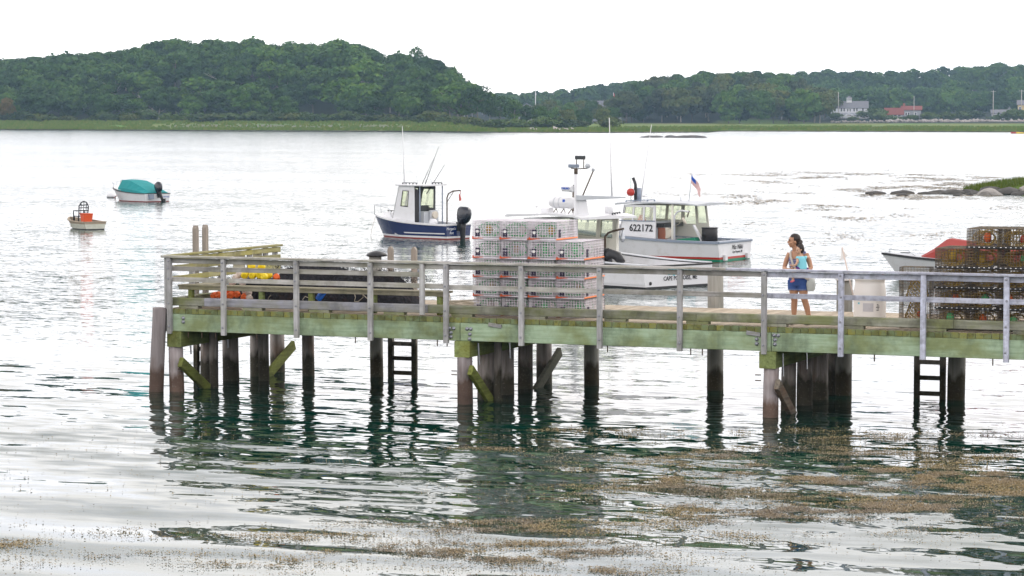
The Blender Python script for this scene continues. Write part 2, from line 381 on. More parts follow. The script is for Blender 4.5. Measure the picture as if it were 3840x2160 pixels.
# ================================================================ water
def water_mat():
    m, nt, b = newmat('harbour water')
    b.inputs['Base Color'].default_value = (.003, .030, .021, 1)
    b.inputs['IOR'].default_value = 1.333; b.inputs['Roughness'].default_value = .03; b.inputs['Specular IOR Level'].default_value = .5
    rot = (0, 0, -YAW)                                   # crests run across the wind, roughly along the picture
    def slope(sx, sy, sc, det, rough=.5, tilt=0.0):
        n = noise(nt, sc, det, worldpos(nt, (sx, sy, 1), (0, 0, -YAW + tilt)), rough)
        v = N(nt, 'ShaderNodeVectorMath', operation='SUBTRACT'); lk(nt, n.outputs['Color'], v.inputs[0]); v.inputs[1].default_value = (.5, .5, .5)
        return v.outputs[0]
    def scl(v, s):
        n = N(nt, 'ShaderNodeVectorMath', operation='SCALE'); lk(nt, v, n.inputs[0])
        if isinstance(s, (int, float)): n.inputs['Scale'].default_value = s
        else: lk(nt, s, n.inputs['Scale'])
        return n.outputs[0]
    def add(a, c):
        n = N(nt, 'ShaderNodeVectorMath', operation='ADD'); lk(nt, a, n.inputs[0]); lk(nt, c, n.inputs[1]); return n.outputs[0]
    # open water beyond the pier is ruffled; the lee on the near side is smooth
    y = posz(nt, 'Y')
    mr = N(nt, 'ShaderNodeMapRange'); mr.interpolation_type = 'SMOOTHSTEP'
    mr.inputs['From Min'].default_value = -9; mr.inputs['From Max'].default_value = 22
    mr.inputs['To Min'].default_value = 0.10; mr.inputs['To Max'].default_value = 1.0; lk(nt, y, mr.inputs['Value'])
    patch = ramp(nt, noise(nt, 1.0, 3, worldpos(nt, (.012, .045, 1), rot)).outputs['Fac'], [(.35, .55), (.65, 1.25)])
    ruff = math_(nt, 'MULTIPLY', mr.outputs[0], patch)
    lm = N(nt, 'ShaderNodeMapRange'); lm.interpolation_type = 'SMOOTHSTEP'
    lm.inputs['From Min'].default_value = -16; lm.inputs['From Max'].default_value = -3
    lm.inputs['To Min'].default_value = .08; lm.inputs['To Max'].default_value = .20; lk(nt, y, lm.inputs['Value'])
    def band(y0, y1, y2, y3, amp):
        u = N(nt, 'ShaderNodeMapRange'); u.interpolation_type = 'SMOOTHSTEP'; u.inputs['From Min'].default_value = y0; u.inputs['From Max'].default_value = y1; lk(nt, y, u.inputs['Value'])
        d = N(nt, 'ShaderNodeMapRange'); d.interpolation_type = 'SMOOTHSTEP'; d.inputs['From Min'].default_value = y2; d.inputs['From Max'].default_value = y3; d.inputs['To Min'].default_value = amp; d.inputs['To Max'].default_value = 0; lk(nt, y, d.inputs['Value'])
        return math_(nt, 'MULTIPLY', u.outputs[0], d.outputs[0])
    s = scl(slope(.19, .80, 1.0, 1, .35, .05), math_(nt, 'ADD', band(-400, -399, -10, 2, .20), .05))   # long swell rolling in to the near shore
    s = add(s, scl(slope(.42, 1.5, 1.0, 1, .4, -.05), math_(nt, 'ADD', math_(nt, 'MULTIPLY', lm.outputs[0], band(-401, -400, -1, 10, 1.0)), .03))) # wavelets
    s = add(s, scl(slope(1.35, 3.3, 1.0, 1, .4, .04), band(-18, -9, -1, 9, .27)))  # short chop round the pier
    s = add(s, scl(slope(3.4, 8.0, 1.0, 1, .4, -.03), band(-13, -5, 0, 12, .11)))
    s = add(s, scl(slope(1.5, 5.5, 1.0, 2, .5), math_(nt, 'MULTIPLY', ruff, .30)))
    s = add(s, scl(slope(5, 14, 1.0, 1, .5), math_(nt, 'MULTIPLY', ruff, .24)))
    rf = N(nt, 'ShaderNodeMapRange'); rf.inputs['From Min'].default_value = 10; rf.inputs['From Max'].default_value = 160
    rf.inputs['To Min'].default_value = .02; rf.inputs['To Max'].default_value = .12; lk(nt, y, rf.inputs['Value']); lk(nt, rf.outputs[0], b.inputs['Roughness'])
    sp = N(nt, 'ShaderNodeSeparateXYZ'); lk(nt, s, sp.inputs[0])
    # picture-aligned slopes back to the world
    c_, s_ = math.cos(YAW), math.sin(YAW)
    a = math_(nt, 'MULTIPLY', sp.outputs[0], .6)
    # seen low over the water, wave faces leaning this way fill most of the view: lean the mean slope towards the near shore
    ln = N(nt, 'ShaderNodeMapRange'); ln.interpolation_type = 'SMOOTHSTEP'; ln.inputs['From Min'].default_value = 6; ln.inputs['From Max'].default_value = 90
    ln.inputs['To Min'].default_value = 0; ln.inputs['To Max'].default_value = .022; lk(nt, y, ln.inputs['Value'])
    f = math_(nt, 'SUBTRACT', math_(nt, 'SUBTRACT', sp.outputs[1], ln.outputs[0]), band(-400, -399, -10, -4, .026))
    nx = math_(nt, 'SUBTRACT', math_(nt, 'MULTIPLY', a, c_), math_(nt, 'MULTIPLY', f, s_))
    ny = math_(nt, 'ADD', math_(nt, 'MULTIPLY', a, s_), math_(nt, 'MULTIPLY', f, c_))
    cb = N(nt, 'ShaderNodeCombineXYZ'); lk(nt, nx, cb.inputs[0]); lk(nt, ny, cb.inputs[1]); cb.inputs[2].default_value = 1
    nm = N(nt, 'ShaderNodeVectorMath', operation='NORMALIZE'); lk(nt, cb.outputs[0], nm.inputs[0])
    lk(nt, nm.outputs[0], b.inputs['Normal'])
    return m
M['water'] = water_mat()
wm = MB(); wm.add([(-4000, -400, 0), (4000, -400, 0), (4000, 5200, 0), (-4000, 5200, 0)], [(0, 1, 2, 3)])
tag(wm.build('water', M['water']), kind='structure')

# ================================================================ land
def itp(x, tab): return float(np.interp(x, [t[0] for t in tab], [t[1] for t in tab]))
HZ = 286.8; FD = F_ / DP; HC = CAM.z
SHORE = [(-900, 326), (0, 326.5), (300, 328), (600, 330), (1000, 331.5), (1100, 333), (1500, 334), (1780, 333), (1815, 330), (2200, 331), (2576, 332), (3500, 332)]
YT_L = [(-900, 165), (-200, 150), (0, 150), (80, 142), (200, 139), (300, 122), (420, 98), (500, 97), (620, 100), (700, 106), (790, 108), (870, 102), (930, 112), (990, 140), (1040, 138), (1110, 164), (1135, 178), (1160, 198), (1178, 228), (1195, 300)]
YT_M = [(1530, 300), (1570, 240), (1600, 205), (1640, 192), (1700, 182), (1800, 178), (1900, 178), (1980, 190), (2030, 205), (2075, 225), (2090, 300)]
YT_F = [(1100, 236), (1200, 232), (1290, 229), (1400, 222), (1480, 214), (1560, 206), (1650, 200), (1980, 186), (2050, 176), (2130, 178), (2300, 175), (2400, 168), (2480, 162), (2576, 157), (2800, 160), (3500, 150)]
TREE_H = 14.0
def top_z(y, d): return HC + (HZ - y) * d / FD
def shore_d(x): return HC * FD / (itp(x, SHORE) - HZ)
def sstep(a, b, x):
    t = min(1, max(0, (x - a) / (b - a))); return t * t * (3 - 2 * t)
DL0, DL1, DM0, DM1, DF0, DF1 = 80, 260, 1150, 1300, 1390, 1680
def ground_z(x, d):
    s = d - shore_d(x)
    z = -.6 + .95 * sstep(-1, 3, s) + .35 * sstep(5, 120, s) + 1.2 * sstep(150, 420, s)
    if x < 1290:
        k = sstep(1290, 1120, x); z = max(z, k * (.35 + 2.2 * sstep(12, 75, s)))
        hl = max(0, top_z(itp(x, YT_L), shore_d(x) + DL1) - TREE_H)
        z = max(z, hl * sstep(DL0 - 10, DL1, s) + (5.0 if hl > 4 else 0) * sstep(268, 330, s))
    if 1500 < x < 2150:
        hm = max(0, top_z(itp(x, YT_M), DM1) - TREE_H); z = max(z, hm * sstep(DM0 - 10, DM1, d))
    if x > 2040: z = max(z, 3.4 * sstep(2040, 2085, x) * sstep(1180, 1235, d))
    if x > 1050:
        hf = max(3, top_z(itp(x, YT_F), DF1) - TREE_H); z = max(z, (hf * sstep(1400, DF1, d) + 5.0 * sstep(1692, 1760, d)) * sstep(1050, 1160, x))
    return z
xs = list(np.arange(-900, 3501, 22)); ds = [-6, -1, 0, 1, 2, 3.5, 6, 12, 20, 32, 45, 58, 70, 80, 100, 125, 150, 180, 210, 240, 270, 310, 350, 400, 450, 500, 560, 620, 700, 800, 900, 1100, 1500]
lm_ = MB(); vs = []; cols = []
rg = random.Random(3)
for x in xs:
    for s in ds:
        d = shore_d(x) + s; p = at_d(x, d); z = ground_z(x, d)
        if s > 5: z += rg.uniform(-.06, .06)
        vs.append((p.x, p.y, z))
        mud = 1.0 if s < 2.2 else 0.0
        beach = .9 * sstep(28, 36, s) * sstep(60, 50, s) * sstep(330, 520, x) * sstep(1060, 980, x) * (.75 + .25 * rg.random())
        forest_shade = sstep(75, 95, s) if x < 1180 else sstep(300, 330, s)
        cols.append((mud, beach, forest_shade, 1))
nd = len(ds); fs = [(i * nd + j, i * nd + j + 1, (i + 1) * nd + j + 1, (i + 1) * nd + j) for i in range(len(xs) - 1) for j in range(nd - 1)]
lm_.add(vs, [tuple(reversed(f)) for f in fs], 0, True)
def land_mat():
    m, nt, b = newmat('marsh and shore')
    at = N(nt, 'ShaderNodeVertexColor'); at.layer_name = 'zone'; sp = N(nt, 'ShaderNodeSeparateColor'); lk(nt, at.outputs[0], sp.inputs[0])
    n1 = noise(nt, .035, 5, worldpos(nt, (1, 1, 1))); n2 = noise(nt, .4, 4, worldpos(nt))
    c = mixc(nt, ramp(nt, n1.outputs['Fac'], [(.38, 0.), (.62, 1.)]), (.085, .165, .024), (.155, .185, .045))
    c = mixc(nt, ramp(nt, noise(nt, .02, 4, worldpos(nt, (1, 2.2, 1))).outputs['Fac'], [(.54, 0.), (.66, .75)]), c, (.16, .11, .06))
    c = mixc(nt, 1.0, c, mixc(nt, n2.outputs['Fac'], (.6,) * 3, (1.4,) * 3), 'MULTIPLY')
    c = mixc(nt, sp.outputs[1], c, mixc(nt, n2.outputs['Fac'], (.09, .08, .085), (.21, .185, .19)))
    c = mixc(nt, sp.outputs[2], c, (.010, .016, .009)); c = mixc(nt, sp.outputs[0], c, (.035, .03, .02))  # forest floor nearly black: shade among the trees is put into its colour
    lk(nt, c, b.inputs['Base Color']); b.inputs['Roughness'].default_value = 1; b.inputs['Specular IOR Level'].default_value = .1
    return m
M['land'] = land_mat()
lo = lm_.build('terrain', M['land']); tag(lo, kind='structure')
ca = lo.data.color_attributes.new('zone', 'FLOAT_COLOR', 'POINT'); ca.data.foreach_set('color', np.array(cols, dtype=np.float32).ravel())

# smooth value noise for clumping, in metres
def vnoise(x, y, seed):
    rr = np.random.RandomState(seed); G = rr.rand(128, 128); xi = np.floor(x).astype(int); yi = np.floor(y).astype(int); fx = x - xi; fy = y - yi
    fx = fx * fx * (3 - 2 * fx); fy = fy * fy * (3 - 2 * fy); g = lambda a, b: G[a % 128, b % 128]
    return (g(xi, yi) * (1 - fx) + g(xi + 1, yi) * fx) * (1 - fy) + (g(xi, yi + 1) * (1 - fx) + g(xi + 1, yi + 1) * fx) * fy
def fb(x, y, seed): return .5 * vnoise(x, y, seed) + .3 * vnoise(x * 2.3, y * 2.3, seed + 1) + .2 * vnoise(x * 5.1, y * 5.1, seed + 2)

# ================================================================ trees
def leaf_mat(name, c1, c2, c3):
    m, nt, b = newmat(name); r = rnd(nt)
    n = noise(nt, .35, 3, worldpos(nt)); g = N(nt, 'ShaderNodeNewGeometry')
    c = mixc(nt, ramp(nt, n.outputs['Fac'], [(.35, 0.), (.65, 1.)]), c1, c2)
    c = mixc(nt, ramp(nt, g.outputs['Random Per Island'], [(.55, 0.), (1.0, .6)]), c, c3)
    c = mixc(nt, 1.0, c, mixc(nt, r, (.50, .58, .70), (1.50, 1.40, .95)), 'MULTIPLY')
    lk(nt, c, b.inputs['Base Color']); b.inputs['Roughness'].default_value = .8; b.inputs['Specular IOR Level'].default_value = .15
    return m
M['leaf'] = leaf_mat('broadleaf foliage', (.026, .074, .014), (.052, .115, .018), (.090, .145, .022))
M['leaf_b'] = leaf_mat('brownish foliage', (.044, .070, .018), (.066, .092, .024), (.095, .090, .030))
M['leaf_d'] = leaf_mat('dark conifer foliage', (.012, .032, .018), (.020, .045, .022), (.028, .052, .024))
M['leaf_t'] = leaf_mat('turning foliage', (.10, .075, .022), (.075, .085, .025), (.16, .085, .03))
M['leaf_s'] = leaf_mat('shrub foliage', (.040, .078, .020), (.060, .10, .028), (.085, .105, .040))
M['bark'] = simple('bark', (.13, .11, .095), .95, .25, 2)
M['bark_pale'] = simple('pale bark', (.30, .27, .24), .95, .2, 2)

def crown_mesh(name, seed, H=14.0, rad=5.4, base=.25, leaves=1900, size=.7, mat='leaf', shape='dome', nclump=34):
    rr = np.random.RandomState(seed); cl = []
    for k in range(nclump):
        for _ in range(40):
            p = rr.uniform(-1, 1, 3)
            if shape == 'dome': ok = p[0] ** 2 + p[1] ** 2 + (p[2] * 1.0) ** 2 < 1 and (np.linalg.norm(p) > .45)
            elif shape == 'cone': ok = math.hypot(p[0], p[1]) < (1 - p[2]) * .5 + .12
            else: ok = np.linalg.norm(p) < 1
            if ok: break
        r0 = rr.uniform(.28, .50) * rad * (1.0 if shape != 'cone' else .6)
        z0 = H * base; zc = (z0 + H) / 2; hz = (H - z0) / 2
        cl.append((p[0] * rad * .82, p[1] * rad * .82, zc + p[2] * (hz - r0 * .5), r0))
    w_ = np.array([c[3] ** 2 for c in cl]); w_ /= w_.sum(); idx = rr.choice(len(cl), leaves, p=w_)
    v = np.zeros((leaves, 4, 3)); C4 = np.array(cl)[idx]
    dirn = rr.normal(size=(leaves, 3)); dirn /= np.linalg.norm(dirn, axis=1)[:, None]; dirn[:, 2] = np.abs(dirn[:, 2]) * rr.choice([1, 1, -.7], leaves)
    rad_ = rr.uniform(.74, 1.06, leaves) + (rr.rand(leaves) < .14) * rr.uniform(.05, .38, leaves); cen = C4[:, :3] + dirn * (C4[:, 3] * rad_)[:, None] * np.array([1.12, 1.12, .8])
    nrm = dirn + rr.normal(size=(leaves, 3)) * .50; nrm /= np.linalg.norm(nrm, axis=1)[:, None]
    t = np.cross(nrm, rr.normal(size=(leaves, 3))); t /= np.linalg.norm(t, axis=1)[:, None] + 1e-9; u = np.cross(nrm, t)
    a = (size * rr.uniform(.55, 1.35, leaves))[:, None]; bq = a * rr.uniform(.5, .9, leaves)[:, None]
    v[:, 0] = cen - t * a - u * bq * .3; v[:, 1] = cen + u * bq * -.9 + t * a * .2; v[:, 2] = cen + t * a; v[:, 3] = cen + u * bq
    me = bpy.data.meshes.new(name); me.from_pydata(v.reshape(-1, 3).tolist(), [], [(4 * i, 4 * i + 1, 4 * i + 2, 4 * i + 3) for i in range(leaves)])
    me.materials.append(M[mat]); return me
def trunk_mesh(name, seed, H=14.0, rad=5.4, r0=.24, mat='bark', lean=.06):
    rr = random.Random(seed); m = MB()
    top = Vector((rr.uniform(-1, 1) * lean * H, rr.uniform(-1, 1) * lean * H, H * .78)); mid = top * .5 + Vector((rr.uniform(-.3, .3), rr.uniform(-.3, .3), 0))
    m.tube([(0, 0, -1.5), (0, 0, 0), mid, top], [r0 * 1.25, r0, r0 * .7, r0 * .2], 7)
    for k in range(7):
        t = rr.uniform(.28, .8); p = mid * (t / .5) if t < .5 else mid.lerp(top, (t - .5) / .5); a = rr.uniform(0, 6.28)
        L = rad * rr.uniform(.5, .85); e = p + Vector((math.cos(a) * L, math.sin(a) * L, L * rr.uniform(.35, .8)))
        m.tube([p, p.lerp(e, .5) + Vector((0, 0, -.25)), e], [r0 * .42, r0 * .3, r0 * .1], 5)
    return m.mesh(name, M[mat])
def conifer_mesh(name, seed, H=15, rad=3.2):
    rr = np.random.RandomState(seed); q = []
    for z in np.arange(.18, 1.0, .045):
        nb = 9; R = rad * (1 - z) ** .75 + .3
        for k in range(nb):
            a = rr.uniform(0, 6.28); L = R * rr.uniform(.6, 1.05)
            for j in range(6):
                t = (j + .6) / 6 * L; c = np.array([math.cos(a) * t, math.sin(a) * t, z * H - .18 * t + rr.uniform(-.15, .15)])
                for _ in range(3):
                    d1 = rr.normal(size=3); d1 /= np.linalg.norm(d1); d2 = rr.normal(size=3); d2 /= np.linalg.norm(d2); s = .42
                    q.append([c - d1 * s, c - d2 * s * .5, c + d1 * s, c + d2 * s * .5])
    v = np.array(q); me = bpy.data.meshes.new(name); n = len(v)
    me.from_pydata(v.reshape(-1, 3).tolist(), [], [(4 * i, 4 * i + 1, 4 * i + 2, 4 * i + 3) for i in range(n)]); me.materials.append(M['leaf_d']); return me

CR = [crown_mesh('crown', 10 + k, 14, rad, base, 4600, .66, 'leaf', 'dome', nc - 12) for k, (rad, base, nc) in enumerate(((5.6, .24, 36), (5.0, .30, 30), (6.2, .22, 42), (4.6, .34, 26), (5.4, .16, 36)))]
CRB = [crown_mesh('crown', 30 + k, 14, rad, .2, 4400, .66, 'leaf_b', 'dome', 26) for k, rad in enumerate((5.6, 6.0, 5.0))]
CRL = [crown_mesh('crown', 40 + k, 14, 5.4, .06, 4800, .66, 'leaf', 'dome', 32) for k in range(2)]
CRT = crown_mesh('crown', 50, 14, 4.6, .18, 3600, .6, 'leaf_t', 'dome', 42)
CRO = crown_mesh('crown', 52, 14, 4.8, .3, 620, .5, 'leaf', 'dome', 30)
CRP = [crown_mesh('crown', 120 + k, 14, 4.4 + .5 * k, .3 - .05 * k, 2000, .52, 'leaf', 'dome', 15 + 3 * k) for k in range(3)]
CRF = [crown_mesh('crown', 60 + k, 14, 5.4, .12, 2600, .85, 'leaf', 'dome', 26) for k in range(3)]
TR = [trunk_mesh('trunk', 70 + k, 14, 5.4, .26, 'bark' if k % 2 else 'bark_pale') for k in range(4)]
CON = conifer_mesh('crown', 5)
BUSH = [crown_mesh('foliage', 80 + k, 2.6, 2.3, .0, 560, .30, 'leaf_s' if k != 2 else 'leaf_b', 'dome', 22) for k in range(3)]
BSTEM = trunk_mesh('stem', 90, 2.2, 1.6, .05)

def tree(x, d, scale, crown, trunk, label, group, name='tree', wide=1.0, cat='tree', dz=-.2):
    p = at_d(x, d, ground_z(x, d) + dz)
    o = thing(name, label, cat, p, random.uniform(0, 6.28), group)
    o.scale = (scale * wide, scale * wide, scale)
    put('crown' if cat == 'tree' else 'foliage', crown, o); put('trunk' if cat == 'tree' else 'stem', trunk, o)
    return o
tr = random.Random(21)
# the wooded point on the left: rows climbing the rise
LAB_L = 'leafy dark green tree in the tall wood behind the grassy left shore'
for row, (s, sp_, hh) in enumerate(((92, 78, .80), (124, 70, .95), (160, 64, 1.02), (198, 58, 1.05), (234, 50, 1.0), (264, 40, 1.0))):
    x = -60 + row * 13
    while x < 1172:
        xx = x + tr.uniform(-14, 14); d = shore_d(xx) + s + tr.uniform(-12, 12)
        ymax = itp(xx, YT_L); zt = top_z(ymax, d); g = ground_z(xx, d)
        k = min(hh * tr.uniform(.74, 1.22), max(.32, (zt - g) / TREE_H * tr.uniform(.90, 1.03)))
        if row >= 4: k = max(.3, (zt - g) / TREE_H * tr.uniform(.88, 1.04))
        if not (row == 0 and tr.random() < .22):
            cm = tr.choice((CR + CRP) if 1 < row < 4 else CR + CRL * 2 + CRP)
            who = ['leafy tree at the grassy edge', 'leafy tree just behind the front edge', 'leafy tree low on the slope', 'leafy tree halfway up the slope', 'leafy tree high on the slope', 'leafy tree on the skyline crest'][row]
            kind_ = 'low-branched' if cm in CRL else 'open-crowned' if cm in CRP else ['broad', 'narrow', 'spreading', 'slender', 'full'][CR.index(cm)]
            tree(xx, d, k, cm, tr.choice(TR), f'{kind_} {who} of the tall left-hand wood', 'trees of the wood on the left shore', wide=tr.uniform(1.1, 1.45))
        x += sp_ * (.85 if xx > 960 else 1)
tree(18, shore_d(18) + 84, .66, CRT, TR[1], 'tree with yellowing and orange leaves at the edge of the left wood', None)
tree(1048, shore_d(1048) + 232, 1.02, CRO, TR[0], 'sparse bare-topped tree sticking out above the left wood', None, wide=.72, dz=4.2)
for x, s, k, c in ((1202, 95, 1.02, CRO), (1232, 120, .86, CRP[0]), (1258, 110, .82, CRO), (1292, 130, .68, CRP[1]), (1176, 110, 1.0, CRP[2]), (1325, 120, .55, CRP[0]), (1358, 110, .52, CRL[0]), (1425, 140, .48, CRB[1]), (1395, 170, .5, CRP[1]), (1470, 190, .50, CRL[1]), (1515, 220, .50, CRB[0]), (1545, 240, .52, CR[4])):
    tree(x, shore_d(x) + s, k, c, tr.choice(TR), 'small loose tree on the low neck of land between the woods', 'small trees on the low neck of land')
for x, d, k in ((1300, 1180, .62), (1330, 1150, .55), (1362, 1170, .62), (1385, 1190, .72), (1432, 1180, .60), (1455, 1200, .70), (1490, 1190, .66), (1545, 1200, .74), (1575, 1190, .8), (1400, 1240, .66), (1470, 1250, .72), (1510, 1150, .55)):
    tree(x, d, k, tr.choice(CRL + CRB), tr.choice(TR), 'bushy tree screening the roofs between the two woods', 'trees screening the centre roofs')
LAB_M = 'rounded tree with brownish green leaves in the wood behind the marsh'
for row, (d0, sp_) in enumerate(((1160, 40), (1200, 38), (1245, 36), (1290, 36))):
    x = 1545 + row * 9
    while x < 2085:
        xx = x + tr.uniform(-10, 10); d = d0 + tr.uniform(-12, 12); zt = top_z(itp(xx, YT_M), d); g = ground_z(xx, d)
        k = max(.35, min(1.08, (zt - g) / TREE_H) * tr.uniform(.9, 1.03))
        who = ['at the marsh edge', 'behind the front row', 'high up', 'on the crest'][row]; tree(xx, d, k, tr.choice(CRB + [CR[2], CRL[0]] if row else CRB + CRL), tr.choice(TR), f'rounded brownish green tree {who} of the low wood behind the marsh', 'trees of the wood behind the marsh', wide=1.1)
        x += sp_
LAB_F = 'distant hazy tree on the far wooded hillside'
for row, (d0, sp_) in enumerate(((1420, 40), (1520, 40), (1600, 36), (1680, 33))):
    x = (2060 if row < 2 else 1100) + row * 8
    while x < 2640:
        if 1660 < x < 1960 and row < 4: x += sp_; continue
        xx = x + tr.uniform(-10, 10); d = d0 + tr.uniform(-20, 20); zt = top_z(itp(xx, YT_F), d); g = ground_z(xx, d)
        k = max(.42, min(1.1, (zt - g) / TREE_H) * tr.uniform(.9, 1.05))
        if xx < 1560: k = max(.4, (zt - g) / TREE_H * tr.uniform(.85, 1.03))
        who = ['above the shoreline houses', 'halfway up', 'near the top', 'on the skyline'][row]; tree(xx, d, k, tr.choice(CRF), tr.choice(TR), f'distant hazy tree {who} of the far wooded hillside', 'trees on the far hillside', wide=1.12)
        x += sp_
c = thing('pine_tree', 'dark pine standing above the roofs between the woods', 'tree', at_d(1521, 1460, ground_z(1521, 1460) - .3), 0)
put('crown', CON, c); put('trunk', TR[0], c); c.scale = (1.35, 1.35, 1.0)
for k, (x, s, q, w_) in enumerate(((530, 76, 1.25, 2.2), (580, 78, 1.05, 2.4), (360, 82, 1.5, 1.6), (650, 74, 1.2, 1.7), (690, 72, 1.25, 1.5), (735, 74, 1.1, 1.6), (780, 76, .95, 1.8), (850, 78, .9, 1.8), (300, 84, .8, 2.2), (240, 84, .7, 2.2), (1080, 70, .9, 1.9), (1180, 60, 1.0, 1.9), (1225, 62, 1.0, 1.6), (1265, 60, 1.1, 1.6), (1310, 58, 1.1, 1.8), (1370, 60, 1.3, 1.8), (1410, 66, 1.2, 1.8), (1450, 80, 1.0, 1.8), (1130, 66, .8, 2.0), (130, 86, .7, 2.4), (60, 86, .8, 2.2), (925, 70, .8, 2.2), (985, 66, .7, 2.2))):
    tree(x, shore_d(x) + s, q * 1.1, BUSH[k % 2 + (1 if k % 3 == 2 else 0)], BSTEM, 'low rounded shrub along the edge of the left shore', 'shrubs along the left shore', 'shrub', w_, 'shrub', -.1)
for k in range(34):
    x = tr.uniform(-20, 1180); s = tr.uniform(70, 88)
    tree(x, shore_d(x) + s, tr.uniform(.7, 1.5), BUSH[k % 3], BSTEM, 'scrubby undergrowth bush at the foot of the left wood', 'undergrowth at the foot of the left wood', 'shrub', tr.uniform(1.4, 2.2), 'shrub', -.1)
tree(1534, shore_d(1534) + 95, 1.45, BUSH[2], BSTEM, 'lone round brown-green bush standing on the open marsh', None, 'shrub', 1.35, 'shrub')
for x, d, q in ((2100, 1228, .8), (2195, 1226, 1.4), (2215, 1218, 1.0), (2290, 1215, .8), (2340, 1215, 1.1), (2380, 1222, 1.0), (2420, 1226, 1.1), (2450, 1230, 1.0), (2505, 1215, .8), (2562, 1210, 1.6), (2145, 1214, .6), (2250, 1212, .7)):
    tree(x, d, q * 1.25, BUSH[1], BSTEM, 'green garden shrub in front of the far shoreline houses', 'shrubs by the far houses', 'shrub', 1.7, 'shrub', -.1)

# tall marsh grass along the far shore
gr2 = np.random.RandomState(8); gv = []; gf = []
GXS = gr2.uniform(-80, 2660, 30000); GSS = np.where(GXS < 1200, gr2.uniform(2.5, 78, 30000), gr2.uniform(2.5, 110, 30000)); GFB = fb(GXS * .02, GSS * .12, 71)
for k in range(30000):
    x, s = float(GXS[k]), float(GSS[k])
    if GFB[k] < .42: continue
    if 380 < x < 1040 and 30 < s < 58 and gr2.rand() < .8: continue
    d = shore_d(x) + s; z = ground_z(x, d)
    if z < .2: continue
    p = at_d(x, d, z); h = gr2.uniform(.35, 1.1); w2 = gr2.uniform(.25, .8); b0 = len(gv)
    gv += [(p.x - RV.x * w2, p.y - RV.y * w2, z - .1), (p.x + RV.x * w2, p.y + RV.y * w2, z - .1), (p.x + RV.x * w2 * gr2.uniform(-.6, .6), p.y + RV.y * w2 * .3 + gr2.uniform(-.2, .2), z + h)]; gf.append((b0, b0 + 1, b0 + 2))
me = bpy.data.meshes.new('marsh_grass'); me.from_pydata(gv, [], gf); M['marsh_blade'] = leaf_mat('far marsh grass', (.095, .17, .025), (.14, .19, .038), (.22, .21, .065)); me.materials.append(M['marsh_blade'])
tag(put('marsh_grass', me), 'tall green and straw marsh grass along the far shore', 'grass', kind='stuff')

